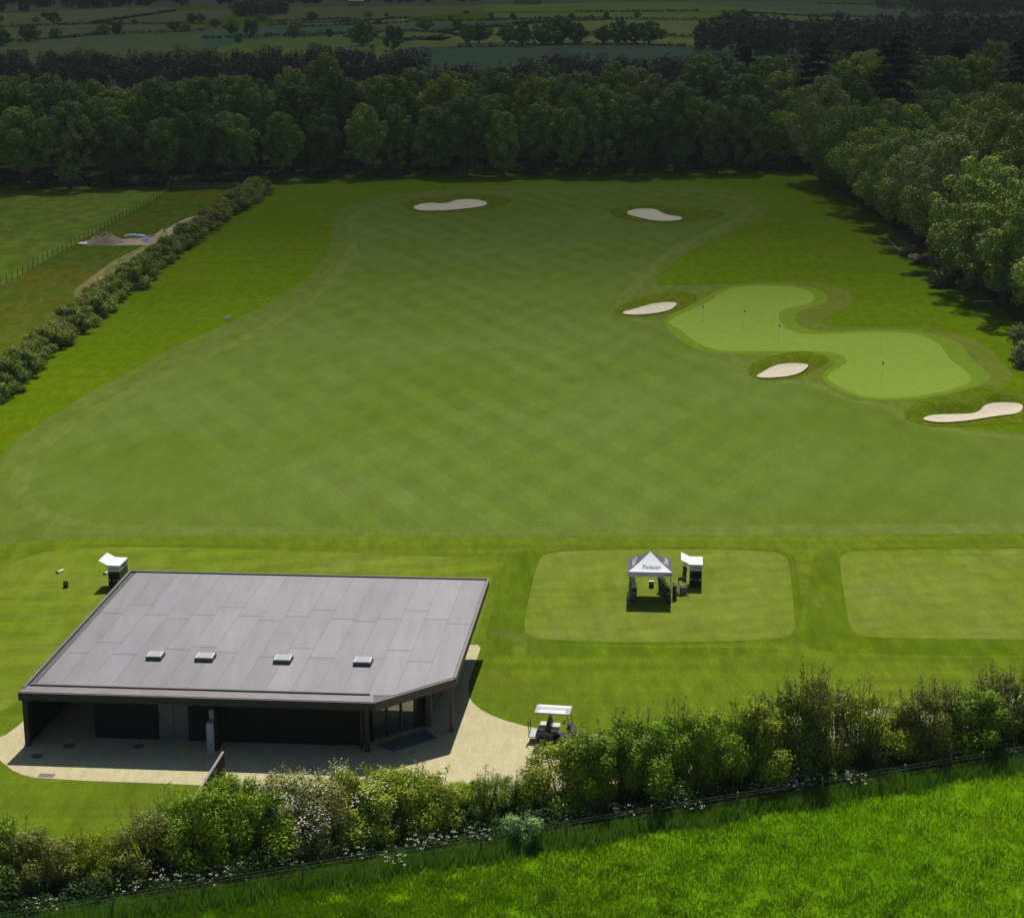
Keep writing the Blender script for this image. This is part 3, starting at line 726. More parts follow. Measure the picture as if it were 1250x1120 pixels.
for i, line in enumerate(far_hedges):
    P = [G(*p) for p in line]; rng = np.random.default_rng(500+i); V = []
    for a, b in zip(P, P[1:]):
        L = (b-a).length; m = max(3, int(L/1.7))
        tt = np.linspace(0, 1, m)+rng.normal(size=m)*.2/m
        keep = rng.random(m) > .03
        c = np.array(a)[None]+(np.array(b)-np.array(a))[None]*tt[:, None]; c = c[keep]; c[:, 2] = rng.uniform(.3, .9, len(c))
        V.append(lobes_leaves(rng, c, rng.uniform(.8, 1.25, len(c))*(1+.7*(rng.random(len(c)) > .95)), len(c)*18, 1.0, cull=.1))
    me = raw_mesh('hedgerow', np.concatenate(V), 4)
    tag(link('hedgerow', me, M['leaf'], None, (.035, .055, .03)), HL[i], 'hedgerow', 'hedgerows between the distant fields')
# scattered far trees
far_trees = [(66, 29, 13, 'large isolated oak in the upper left field'), (44, 28, 8, 'small tree left of the isolated oak'), (54, 22, 7, 'small tree behind the isolated oak'), (2, 26, 8, 'tree at the very left edge of the far fields'), (35, 51, 11, 'spreading tree by the lane at upper left'), (67, 47, 11, 'round tree right of the spreading tree at upper left'),
             (2, 56, 12, 'tall tree at the left edge just above the wood'), (125, 42, 10, 'left tree of the pair on the bluish field hedge'), (143, 42, 12, 'right tree of the pair on the bluish field hedge'), (134, 31, 9, 'pale tree above the hedge pair'), (164, 30, 6, 'small dark tree right of the pale tree'), (148, 31, 7, 'low tree between the pale and the small dark tree'),
             (212, 38, 10, 'pale round tree on the long upper left hedgerow'), (226, 38, 8, 'dark round tree on the long upper left hedgerow'), (234, 28, 10, 'tree with a dark crown above the hedgerow trees'), (245, 28, 11, 'pale tall tree next to the dark crowned one'), (262, 34, 10, 'left tree of the roadside clump'), (283, 41, 17, 'largest tree of the roadside clump'),
             (306, 46, 19, 'tall narrow tree right of the roadside clump'), (320, 27, 9, 'tree behind the roadside clump'), (291, 52, 6, 'small bush tree on the lane bend'), (359, 46, 14, 'round tree standing on the light green strip'), (381, 25, 12, 'dark tree on the field edge under the long copse'), (425, 30, 10, 'bushy tree mid-hedgerow, upper left of centre'),
             (402, 46, 8, 'small round tree behind the plantation, left of centre'), (450, 22, 9, 'wide dark tree above the bushy hedgerow trees'), (472, 21, 7, 'pale small tree right of the wide dark one'), (447, 31, 7, 'low round tree, left of a matching pair'), (462, 31, 8, 'low round tree, right of a matching pair'), (443, 56, 15, 'pale tree poking above the plantation'),
             (480, 62, 15, 'slender tree poking above the plantation, further right'), (520, 38, 12, 'broad tree at the start of the pale field'), (558, 36, 12, 'rounded tree on the curving hedgerow'), (550, 26, 7, 'tiny tree on the hedgerow below the barn, left'), (569, 18, 6, 'little tree in the field left of the barn'), (600, 24, 9, 'first of two trees below the barn'),
             (626, 24, 9, 'second of two trees below the barn'), (698, 23.5, 9, 'dark dome-shaped tree on the top centre hedgerow'), (740, 22.5, 7, 'small dome tree right of the dark dome-shaped one'), (571, 54, 14, 'thin leaning tree, first of the tall line at top centre'), (585, 53, 14, 'wide pale tree, second of the tall line'), (619, 52, 12, 'pale twin-stemmed tree, third of the tall line'),
             (638, 57, 17, 'dark tall conifer-like tree, fourth of the tall line'), (665, 55, 14, 'leaning grey tree, fifth of the tall line'), (679, 54, 17, 'large oak with heavy crown, sixth of the tall line'), (704, 54, 15, 'wide oak, seventh of the tall line'), (738, 54, 13, 'narrow oak, eighth of the tall line'), (756, 54, 14, 'pair-crowned oak, ninth of the tall line'),
             (775, 53, 13, 'smaller oak next to the widest one'), (792, 54, 16, 'widest oak at the right end of the tall line'), (778, 22, 8, 'round tree on the hedgerow left of the distant wood'), (890, 34, 17, 'left of two tall crowns over the distant wood'), (906, 34, 18, 'right of two tall crowns over the distant wood')]
for i, (px, py, h, lab) in enumerate(far_trees):
    p = G(px, py); m = field_mesh[(i*5) % 3]; s = h/12*(rt.uniform(.66, .84) if py > 50 else rt.uniform(.42, .60))
    put_tree('field_tree', lab, 'tree', p, m, TONES['dark green'] if i % 2 == 0 else TONES['mid green'], s*(.8 if 'narrow' in lab or 'thin' in lab or 'slender' in lab or 'conifer' in lab else rt.uniform(.95, 1.35)), s, group='scattered trees in the distant fields')
# distant barns
for px, py, w_, lab in ((644, 5.5, 22, 'small pale-roofed barn far off below the skyline wood'), (435, 7.5, 12, 'tiny pale shed far off in front of the skyline wood')):
    p = G(px, py); t = thing('barn', lab, 'barn', p)
    MB().box((0, 0, 2), (w_, 8, 4)).build('wall', M['post'], t)
    MB().hexa([(-w_/2-.3, -4.4, 4), (w_/2+.3, -4.4, 4), (w_/2+.3, 4.4, 4), (-w_/2-.3, 4.4, 4)], [(-w_/2-.3, -.1, 6.4), (w_/2+.3, -.1, 6.4), (w_/2+.3, .1, 6.4), (-w_/2-.3, .1, 6.4)]).build('roof', M['rooftile'], t)

# ================================================================== LEFT HEDGE (row of bushes)
bm_left = []
for i in range(4):
    c, st = bush_mesh('foliage', 210+i, 3.8, 3.2, 7500, .20, nl=26, stems=8); c.materials.append(M['bushleaf']); bm_left.append((c, st))
path = [G(*p) for p in ((-60, 525), (16, 466), (68, 419), (134, 368), (194, 322), (243, 285), (288, 254), (310, 240), (330, 228))]
L = [0]
for a, b in zip(path, path[1:]): L.append(L[-1]+(b-a).length)
def along(d):
    for i in range(len(path)-1):
        if d <= L[i+1]: return path[i].lerp(path[i+1], (d-L[i])/(L[i+1]-L[i]))
    return path[-1]
d = 0; k = 0; rh = random.Random(12)
HT = {'olive': (.175, .225, .024), 'dark green': (.115, .175, .020), 'brownish green': (.165, .185, .030), 'mid green': (.155, .225, .023)}
while d < L[-1]:
    p = along(d)
    tone = rh.choice(list(HT)); s = rh.uniform(.86, 1.06)
    if d > L[-3]: s *= 1.15; tone = 'mid green'
    adj = 'low' if s < .88 else ('full' if s < 1.0 else 'tall')
    if p.x > -65 or True:
        put_bush('hedge_bush', '%s %s bush, %s from the near end of the long left hedge' % (adj, tone, ORD[k]), (p.x+rh.uniform(-.4, .4), p.y, 0), rh.choice(bm_left), HT[tone], s*(1.06+.24*d/L[-1]), s*rh.uniform(.8, 1.0), 'bushes of the long left hedge')
    d += L[-1]/47.5*rh.uniform(.9, 1.1)*(.72+.50*(d/L[-1])); k += 1
    if k >= 49: break

# ================================================================== FRONT HEDGE
fm = []
specs = [(4.4, 5.0, 15000, .145, 34, 7), (4.0, 4.6, 13000, .14, 30, 9), (4.6, 4.8, 15000, .145, 36, 6), (3.8, 5.2, 6500, .13, 16, 24), (4.2, 5.2, 7500, .13, 18, 26), (4.4, 4.4, 13000, .14, 32, 7)]
for i, (w_, h_, n_, s_, nl, stn) in enumerate(specs):
    c, st = bush_mesh('foliage', 400+i, w_, h_, n_, s_, nl=nl, stems=stn, loose=.8); c.materials.append(M['bushleaf']); fm.append((c, st, h_))
rng = np.random.default_rng(77)
def blossom_mesh(seed, w, h, n):
    rng = np.random.default_rng(seed); cen = []; rad = []
    rr = np.random.default_rng(400)
    c = np.stack([rng.normal(size=14)*w*.25, rng.normal(size=14)*w*.25, h*rng.uniform(.35, .82, 14)], 1)
    V = lobes_leaves(rng, c, rng.uniform(.5, .9, 14)*w*.22, n, .11, up=.8)
    me = raw_mesh('blossom', V, 4); me.materials.append(M['petal']); return me
blos = blossom_mesh(9, 4.6, 5.1, 1500); blos2 = blossom_mesh(10, 4.4, 5.0, 450)
FT = {'bright': (.190, .295, .014), 'mid': (.155, .255, .013), 'olive': (.230, .300, .018), 'dark': (.110, .185, .018), 'brown': (.165, .185, .036), 'pale': (.29, .30, .09)}
# px, height m, mesh, tone, blossom, label
front = [(-30, 4.3, 0, 'dark', None, 'dark leafy bush cut by the left edge, in the front hedge'), (12, 4.6, 1, 'mid', None, 'blue-green bush at the left end of the front hedge'), (52, 4.3, 2, 'brown', None, 'bronze-tinged bush beside the blue-green one at the left end'), (85, 2.9, 1, 'olive', None, 'olive bush sloping down to the low part of the hedge'),
         (118, 2.4, 5, 'olive', None, 'lowest yellowish bush of the front hedge'), (152, 2.3, 1, 'brown', None, 'low russet bush right of the lowest one'), (188, 2.6, 3, 'brown', None, 'low bush with thin twigs where the hedge starts to rise'), (222, 3.5, 4, 'mid', None, 'open twiggy bush against the lawn, left of the bright green ones'),
         (255, 4.4, 2, 'bright', None, 'bright green bush hiding the foot of the screen wall'), (290, 4.3, 0, 'bright', None, 'bright green bush just right of the screen wall'), (322, 4.4, 5, 'bright', None, 'bright green bush left of the blossoming one'), (352, 5.2, 0, 'pale', blos, 'hawthorn bush thick with cream blossom'),
         (384, 5.2, 2, 'pale', blos, 'second hawthorn with cream blossom, under the long black wall'), (418, 4.9, 1, 'olive', blos2, 'olive bush flecked with blossom below the building'), (452, 5.1, 0, 'olive', blos2, 'olive bush in front of the corner column'), (488, 5.0, 2, 'olive', None, 'full olive bush below the glazed corner'),
         (522, 5.0, 5, 'olive', None, 'yellowish olive bush below the entrance mat'), (556, 5.1, 0, 'bright', None, 'green bush under the shadow edge on the gravel'), (592, 4.7, 3, 'mid', None, 'thin open bush with shoots over the gravel, left of a gap'), (625, 4.6, 4, 'dark', None, 'sparse dark bush in the gap right of the thin one'),
         (656, 4.6, 3, 'dark', None, 'dark bush left of the golf cart'), (690, 5.0, 2, 'olive', None, 'olive bush hiding the front of the golf cart'), (724, 5.7, 0, 'mid', None, 'green bush rising just right of the golf cart'), (758, 5.8, 1, 'bright', None, 'bright tall bush, second right of the golf cart'), (790, 5.5, 2, 'mid', None, 'tall green bush, third right of the golf cart'),
         (826, 5.9, 4, 'mid', None, 'tall bush where gravel shows through its stems'), (858, 6.3, 0, 'bright', None, 'tallest bright green bush in the middle of the right half'), (890, 6.0, 5, 'mid', None, 'green bush right of the tallest bright one'), (920, 5.7, 1, 'olive', None, 'olive bush before the twiggy tall ones'), (952, 5.4, 2, 'dark', None, 'darker bush left of the twiggy tall ones'),
         (985, 6.4, 4, 'brown', None, 'twiggy brownish tall bush, left of two'), (1018, 6.3, 3, 'brown', None, 'twiggy brownish tall bush, right of two'), (1050, 5.7, 4, 'olive', None, 'open bush with pale stems right of the twiggy two'), (1085, 5.3, 2, 'olive', None, 'olive bush at the dip right of the twiggy ones'), (1118, 5.4, 1, 'brown', None, 'brown-green bush below the right-hand tee'),
         (1150, 5.5, 4, 'brown', None, 'brownish open bush, third from the right edge'), (1185, 5.6, 0, 'mid', None, 'mid green bush near the right edge'), (1218, 5.8, 3, 'brown', None, 'greyish twiggy bush near the right edge'), (1255, 6.0, 2, 'dark', None, 'tall dark bush cut by the right edge'), (1295, 6.0, 1, 'dark', None, 'dark bush just beyond the right edge')]
rf = random.Random(31)
tops = [(-40, 975), (30, 985), (90, 1010), (150, 1010), (190, 984), (220, 956), (250, 942), (270, 940), (320, 935), (350, 922), (400, 930), (440, 936), (480, 930), (540, 936), (570, 950), (600, 940), (630, 948), (660, 922), (700, 884), (740, 866), (790, 858), (830, 842), (860, 838), (900, 852), (940, 846), (985, 812), (1020, 818), (1060, 835), (1100, 842), (1150, 826), (1200, 812), (1240, 804), (1300, 800)]
def top_y(x):
    for (a, b), (c, d_) in zip(tops, tops[1:]):
        if a <= x <= c: return b+(d_-b)*(x-a)/(c-a)
for i, (px, h, mi, tone, bl, lab) in enumerate(front):
    py = fence_y(px); g = G(px, py)
    dd = 3.9 - .5*min(1, max(0, (px-600)/300)) + (.7 if i % 2 else -.1)
    depth = g.y+dd; x = g.x*(depth/g.y)
    h = H-depth*math.tan(TH+math.atan((top_y(px)-560)/F)); me = fm[mi]; sz = h/me[2]*rf.uniform(.80, 1.04)
    put_bush('hedge_bush', lab, (x, depth, 0), me, FT[tone], rf.uniform(.80, .98) if h > 3 else .62, sz, 'bushes of the front hedge', blossom=bl)
# low growth filling the hedge foot: brambles, nettles
V = []
for px in np.arange(-60, 1320, 9):
    g = G(px, fence_y(px)); n = 2
    c = np.stack([g.x+rng.normal(size=n)*.4, g.y+rng.uniform(.6, 4.4, n), rng.uniform(.1, .8, n)], 1)
    V.append(lobes_leaves(rng, c, rng.uniform(.4, .8, n), 300, .15, cull=.1))
me = raw_mesh('bramble_undergrowth', np.concatenate(V), 4)
tag(struct(link('bramble_undergrowth', me, M['bushleaf'], None, (.028, .062, .014)), 'stuff'), 'dark brambles and nettles at the foot of the front hedge', 'undergrowth')
# lighter shrub clump spilling out near the fence
p = G(640, 1040); put_bush('bush', 'pale leafy elder clump spilling out towards the wire fence', (p.x, p.y+1.0, 0), sb, (.24, .34, .12), .42, .50, None)

# ------------------------------------------------------------------ grass blades of the meadow
def blades(name, X, Y, hmin, hmax, wid, col, seed, label, base=0.02, flow=.35):
    rng = np.random.default_rng(seed); n = len(X)
    a = rng.random(n)*6.283; h = rng.uniform(hmin, hmax, n); wv = wid*rng.uniform(.6, 1.3, n)
    t = np.stack([np.cos(a), np.sin(a), 0*a], 1)*(wv/2)[:, None]
    lean = rng.normal(size=(n, 2))*flow*h[:, None]
    P = np.stack([X, Y, np.full(n, base)], 1)
    tip = P+np.stack([lean[:, 0], lean[:, 1], h], 1)
    V = np.stack([P-t, P+t, tip], 1).reshape(-1, 3)
    me = raw_mesh(name, V, 3)
    return tag(struct(link(name, me, M['blade'], None, col), 'stuff'), label, 'grass')
rng = np.random.default_rng(21)
def meadow_pts(n, clump):
    px = rng.uniform(40, 1270, n); t = rng.random(n)
    fy = fence_y(px)
    py = fy+4+(1130-fy)*t
    a, b = (px-625)/F, (py-560)/F; dd = H/(b*CT+ST)
    X, Y = a*dd, dd*(CT-b*ST)
    k = (Y > 60) & (py < 1135)
    cl = np.sin(X*1.3+np.sin(Y*1.7)*1.3)*np.sin(Y*1.1+np.sin(X*.9)*1.7)+.5*np.sin(X*3.1+Y*.7)*np.sin(Y*2.9-X)
    k &= cl+rng.normal(size=n)*.35 > clump
    return X[k], Y[k]
X, Y = meadow_pts(110000, -.9)
blades('meadow_grass', X, Y, .08, .18, .045, (.080, .172, .002), 1, 'short bright green grass of the front meadow')
X, Y = meadow_pts(70000, .95)
blades('meadow_tussocks', X, Y, .18, .34, .05, (.054, .128, .002), 2, 'longer darker tussocks scattered over the front meadow')
n = 42000
px = rng.uniform(-40, 1290, n); g = np.array([G(x, fence_y(x))[:2] for x in px])
Y = g[:, 1]+rng.normal(size=n)*.55+.1+.25*np.sin(g[:, 0]*1.1)
blades('fence_grass', g[:, 0], Y, .25, .75, .05, (.07, .16, .012), 3, 'tall uncut grass growing along the wire fence', flow=.2)

# cow parsley
def parsley_mesh(seed, n):
    rng = np.random.default_rng(seed); rr = random.Random(seed); V = []; mb = MB()
    for i in range(n):
        x, y, h = rr.uniform(-.7, .7), rr.uniform(-.35, .35), rr.uniform(.6, 1.1)
        mb.tube([(x*.6, y*.6, 0), (x, y, h)], [.012, .006], 4)
        m = 7; a = rng.random(m)*6.28; q = rng.random(m)**.5*.11
        C = np.stack([x+np.cos(a)*q, y+np.sin(a)*q, h+rng.uniform(-.02, .03, m)], 1)
        V.append(quads(C, rng.normal(size=(m, 3))*.4+np.array([0, 0, 1]), rng.uniform(.035, .07, m), rng, .9))
    f = raw_mesh('flower', np.concatenate(V), 4); f.materials.append(M['petal'])
    s = mb.mesh('stem'); s.materials.append(M['blade']); return f, s
pm = [parsley_mesh(i, 9+4*i) for i in range(3)]
for i, (px, off, k, lab) in enumerate(((52, .8, 1, 'cow parsley clump at the lower left, lowest along the fence'), (150, .9, 0, 'thin cow parsley by the first fence post on the left'), (195, 1.3, 2, 'cow parsley inside the hedge shade between the first two posts'), (250, .8, 1, 'cow parsley just before the wall bushes, behind the wires'), (276, 1.2, 2, 'denser cow parsley below the blossoming hawthorns'),
                                       (345, 1.0, 0, 'few cow parsley heads left of the second post'), (430, 1.1, 1, 'cow parsley left of the third post'), (483, -.4, 1, 'cow parsley on the meadow side at the third post'), (512, .7, 2, 'cow parsley right of the third post behind the wires'), (540, .9, 2, 'thick cow parsley left of the fourth post'),
                                       (585, .8, 1, 'cow parsley behind the fourth post'), (762, .9, 1, 'cow parsley left of the sixth post'), (815, .8, 2, 'cow parsley right of the sixth post'), (845, -.2, 0, 'cow parsley at the shadow edge, left of the white mass'), (958, .7, 2, 'left part of the whitest cow parsley mass'), (975, .4, 2, 'middle of the whitest cow parsley mass'),
                                       (990, .8, 2, 'right part of the whitest cow parsley mass'), (1030, .6, 1, 'cow parsley trailing right of the white mass'), (1045, .2, 1, 'last cow parsley heads right of the white mass'), (935, .9, 1, 'cow parsley starting left of the white mass'))):
    g = G(px, fence_y(px)); t = thing('cow_parsley', lab, 'wildflowers', (g.x, g.y+off, 0), rf.uniform(-.3, .3), 'cow parsley along the fence')
    link('flower', pm[k][0], None, t); link('stem', pm[k][1], None, t, (.06, .14, .02))

# ------------------------------------------------------------------ fences
def post_fence(name, label, pts, ph, pr, wires, wr, wmat, mat, cat='fence', rail=False):
    t = thing(name, label, cat)
    pm_ = MB().tube([(0, 0, 0), (0, 0, ph)], [pr, pr*.9], 6).mesh('post'); pm_.materials.append(mat)
    for p in pts:
        o = link('post', pm_, None, t); o.location = (p.x, p.y, 0); o.rotation_euler = (random.uniform(-.04, .04), random.uniform(-.04, .04), 0)
    for z in wires:
        if rail:
            mb = MB()
            for a, b in zip(pts, pts[1:]):
                c = (a+b)/2; mb.box((c.x, c.y-.08, z), ((b-a).length+.1, .05, .14), math.atan2(b.y-a.y, b.x-a.x))
            mb.build('rail', mat, t)
        else: MB().tube([(p.x, p.y-pr, z+random.uniform(-.01, .01)) for p in pts], wr, 4).build('wire', wmat, t)
    return t
pf = [G(x, fence_y(x)) for x in (-70, 34, 139, 250, 371, 484, 587, 691, 795, 899, 1004, 1104, 1199, 1300)]
post_fence('wire_fence', 'post and wire fence running between the front hedge and the meadow', pf, 1.15, .06, (.35, .65, .92, 1.08), .0045, M['wire'], M['post'])
a0, a1 = G(-20, 362), G(206, 236)
post_fence('stock_fence', 'line of thin stakes with wire crossing the pasture at upper left', [a0.lerp(a1, i/44) for i in range(45)], 1.25, .06, (.5, .9, 1.15), .01, M['wire'], M['post'])
a0, a1 = G(205, 231), G(290, 231)
post_fence('rail_fence', 'timber rail fence in the shade before the far wood', [a0.lerp(a1, i/9) for i in range(10)], 1.3, .08, (.6, 1.1), .03, M['wire'], M['post'], rail=True)

# ------------------------------------------------------------------ heaps and sheets by the left track
def heap(name, label, cat, c, rx, ry, h, mat, seed):
    rng = random.Random(seed); n = 22; m = 8; vs = []; fs = []
    ph = [rng.uniform(0, 6) for _ in range(4)]
    for j in range(m+1):
        q = j/m
        for i in range(n):
            a = 2*math.pi*i/n; rr = (1+.12*math.sin(3*a+ph[0])+.08*math.sin(5*a+ph[1]))
            z = h*(1-q**1.25)*(1+.13*math.sin(4*a+ph[2]+q*5))+rng.uniform(-.05, .05)*h*(q < 1)
            vs.append((rx*rr*q*math.cos(a), ry*rr*q*math.sin(a), max(0, z) if q < 1 else 0))
    for j in range(m):
        for i in range(n): fs.append((j*n+i, j*n+(i+1) % n, (j+1)*n+(i+1) % n, (j+1)*n+i))
    o = MB().add(vs, fs).build(name, mat, None, True); o.location = (c.x, c.y, .02); return tag(o, label, cat)
heap('gravel_heap', 'smaller grey stone heap, left of two beside the pasture', 'heap', G(118, 297), 1.7, 2.0, 1.2, M['stone'], 1)
heap('gravel_heap', 'larger grey stone heap, right of two beside the pasture', 'heap', G(132, 297), 2.3, 2.3, 1.6, M['stone'], 2)
heap('sand_heap', 'yellowish sand heap beside the hedge and blue sheeting', 'heap', G(200, 294), 2.6, 2.6, 1.6, M['dirt'], 3)
def crumpled(name, label, c, lx, ly, h, mat, rz, seed):
    rng = random.Random(seed); n, m = 14, 8; vs = []
    for j in range(m):
        for i in range(n):
            e = max(0, math.sin(math.pi*i/(n-1))*math.sin(math.pi*j/(m-1)))
            vs.append(((i/(n-1)-.5)*lx+rng.uniform(-.08, .08), (j/(m-1)-.5)*ly+rng.uniform(-.1, .1), .06+h*e**.5*rng.uniform(.4, 1)))
    fs = [(j*n+i, j*n+i+1, (j+1)*n+i+1, (j+1)*n+i) for j in range(m-1) for i in range(n-1)]
    o = MB().add(vs, fs).build(name, mat); o.location = (c.x, c.y, 0); o.rotation_euler = (0, 0, rz); return tag(o, label, 'tarpaulin')
crumpled('tarpaulin', 'crumpled bright blue sheet lying on the gravel track', G(183, 294), 2.2, 1.6, .5, M['blue'], .3, 1)
crumpled('tarpaulin', 'smaller blue sheet just behind the crumpled one', G(188, 289), 1.5, 1.2, .45, M['blue'], .6, 2)
crumpled('tarpaulin', 'long pale blue sheet on the grass near the stone heaps', G(165, 288), 3.3, 1.2, .3, M['paleblue'], -.05, 3)
crumpled('tarpaulin', 'white sheet lying on the grass left of the stone heaps', G(103, 297), 1.8, 1.4, .15, M['white'], 0, 4)

# bits on the right-hand rough
pp = [G(x, y, .06) for x, y in ((1079, 288), (1084, 292), (1091, 299), (1096, 304), (1100, 310))]
tag(MB().tube(pp, .07, 6).build('irrigation_pipe', M['grey']), 'thin pale pipe lying on the rough grass near the right-hand wood', 'pipe')
t = thing('picnic_bench', 'low grey bench in the grass at the edge of the tree shade', 'bench', G(1200, 372), -.05)
MB().box((0, 0, .48), (2.4, .42, .07)).build('seat', M['grey'], t)
for x in (-.9, .9): MB().box((x, 0, .22), (.1, .36, .44)).build('leg', M['post'], t)
t = thing('range_marker', 'small white marker board in the rough left of the fairway', 'marker', G(278, 391), .2)
MB().box((0, 0, .32), (.75, .08, .34)).build('board', M['white'], t)
for x in (-.3, .3): MB().box((x, 0, .075), (.05, .05, .15)).build('leg', M['post'], t)

# ------------------------------------------------------------------ flagsticks on the green
def flagstick(px, py, h, label, flag=True):
    p = G(px, py); t = thing('flagstick', label, 'flagstick', (p.x, p.y, .026), 0, 'flagsticks on the putting green')
    MB().tube([(0, 0, 0), (0, 0, h)], .014, 6).build('pole', M['white'], t)
    MB().lathe([(.09, .0), (.09, .006)], n=12).build('hole_rim', M['blackplastic'], t)
    if flag:
        mb = MB(); vs = []
        for i in range(5):
            x = .05*i; vs += [(x, .03*math.sin(i*1.4), h-.02-.07*i), (x, .03*math.sin(i*1.4), h-.32-.03*i)]
        mb.add(vs, [(2*i, 2*i+1, 2*i+3, 2*i+2) for i in range(4)]).build('flag', M['flag'], t)
flagstick(1076, 466, 2.2, 'flagstick nearest the camera, in the right lobe of the green')
flagstick(950, 417, 2.1, 'flagstick in the narrow waist of the putting green')
flagstick(907.5, 398, 2.0, 'flagstick in the left lobe of the putting green, left of the waist')
flagstick(857, 391, 1.9, 'dark flagstick at the left tip of the green by the bunker')
flagstick(1075.5, 428, 1.9, 'thin flagstick at the back of the right lobe', False)
flagstick(958, 365, .9, 'short stick at the far edge of the left lobe', False)

# ================================================================== BUILDING
FL, FR, RL, RR_ = Vector((-27.3, 97.2)), Vector((-3.54, 95.4)), Vector((-24.6, 115.0)), Vector((-1.46, 113.4))
ZF, ZR = 3.30, 4.38
def B(u, v, z=None, dz=0):
    p = FL*(1-u)*(1-v)+FR*u*(1-v)+RL*(1-u)*v+RR_*u*v
    return Vector((p.x, p.y, (ZF+(ZR-ZF)*v+dz) if z is None else z))
bld = thing('practice_building', 'black timber building with large pale grey sloping roof and cut corner', 'building')
UC, VC = .835, .186         # chamfer
def outline(du=0, dv=0):    # roof outline, inset
    return [(0+du, 0+dv), (UC-du*.4, 0+dv), (1-du, VC+dv*.4), (1-du, 1-dv), (0+du, 1-dv)]
# roof slab with fascia
rs = MB(); o_ = outline()
rs.hexa([B(u, v, dz=-.42) for u, v in o_], [B(u, v, dz=-.02) for u, v in o_])
roof = rs.build('roof', M['fascia'], bld)
# membrane sheets: strips from front to rear with staggered laps, one mesh
nst = 16; ri = random.Random(4); vs = []; fs = []; tones = []; seam = MB()
V0 = .052
def chamf(u): return V0 if u < UC-.012 else max(V0, (u-UC)/(1-UC)*VC+.018)
def line(a, b, wdt, z=.012):
    wdt *= .68
    pa, pb = B(*a, dz=z), B(*b, dz=z); d = (pb-pa); n2 = Vector((-d.y, d.x, 0)).normalized()*wdt/2
    seam.add([pa-n2, pb-n2, pb+n2, pa+n2], [(0, 1, 2, 3)])
for i in range(nst):
    u0 = .022+(1-.03)*i/nst; u1 = .022+(1-.03)*(i+1)/nst
    u1 = min(u1, .994)
    laps = sorted([.31, .63] if i % 2 == 0 else [.33+ri.uniform(-.02, .02), .66]) if ri.random() < .5 else ([.60] if i % 2 else [.34, .62])
    if i % 4 == 1: laps = [.38, .70]
    laps = [l+ri.uniform(-.012, .012) for l in laps]
    st = [max(chamf(u0), 0)]+laps+[.994]
    for a, b in zip(st, st[1:]):
        n = len(vs); tone = ri.uniform(.90, 1.08)
        if a == st[0]: q = [(u0, chamf(u0)), (u1, chamf(u1)), (u1, b), (u0, b)]
        else: q = [(u0, a), (u1, a), (u1, b), (u0, b)]
        # subdivide chamfer cell
        if a == st[0] and u0 < UC-.012 < u1: q = [(u0, chamf(u0)), (UC-.012, V0), (u1, chamf(u1)), (u1, b), (u0, b)]
        vs += [B(*c, dz=.004) for c in q]; fs.append(tuple(range(n, n+len(q)))); tones.append(tone)
        if a != st[0]: line((u0, a), (u1, a), .075)
    if i: line((u0, chamf(u0)), (u0, .994), .04, .010)
me = bpy.data.meshes.new('membrane'); me.from_pydata([tuple(v) for v in vs], [], fs); me.update()
at = me.attributes.new('tone', 'FLOAT', 'FACE'); at.data.foreach_set('value', tones)
link('membrane', me, M['roof'], roof)
seam.build('lap_joint', M['seam'], roof)
# roof edge trims: front gutter strip with dark step, raised verges
def strip(pts, wdt, z0, z1):
    mb = MB()
    for a, b in zip(pts, pts[1:]):
        pa, pb = B(*a), B(*b); d = (pb-pa).normalized(); n2 = Vector((-d.y, d.x, 0)).normalized()*wdt/2
        q = [pa-n2, pb-n2, pb+n2, pa+n2]
        mb.hexa([p+Vector((0, 0, z0)) for p in q], [p+Vector((0, 0, z1)) for p in q])
    return mb
MB().hexa([B(.003, .004, dz=-.019), B(UC-.004, .004, dz=-.019), B(UC-.012, V0-.004, dz=-.019), B(.003, V0-.004, dz=-.019)], [B(.003, .004, dz=.03), B(UC-.004, .004, dz=.03), B(UC-.012, V0-.004, dz=.03), B(.003, V0-.004, dz=.03)]).build('gutter', M['gutter'], roof)
strip([(.012, V0), (UC-.02, V0)], .13, .0, .11).build('gutter_step', M['seam'], roof)
strip([(.004, .03), (.004, .998)], .16, -.3, .09).build('verge_trim', M['verge_trim'], roof)
strip([(.019, V0), (.020, .72)], .09, .0, .05).build('verge_lap', M['seam'], roof)
strip([(.998, VC), (.998, .998)], .14, -.45, .07).build('verge_trim', M['verge_trim'], roof)
strip([(.004, .998), (.998, .998)], .14, -.35, .08).build('ridge_trim', M['verge_trim'], roof)
strip([(UC-.002, .002), (.999, VC)], .14, -.45, .03).build('corner_fascia', M['bronze'], roof)
strip([(.0, .000), (UC, .000)], .12, -.43, .012).build('front_fascia', M['fascia'], roof)
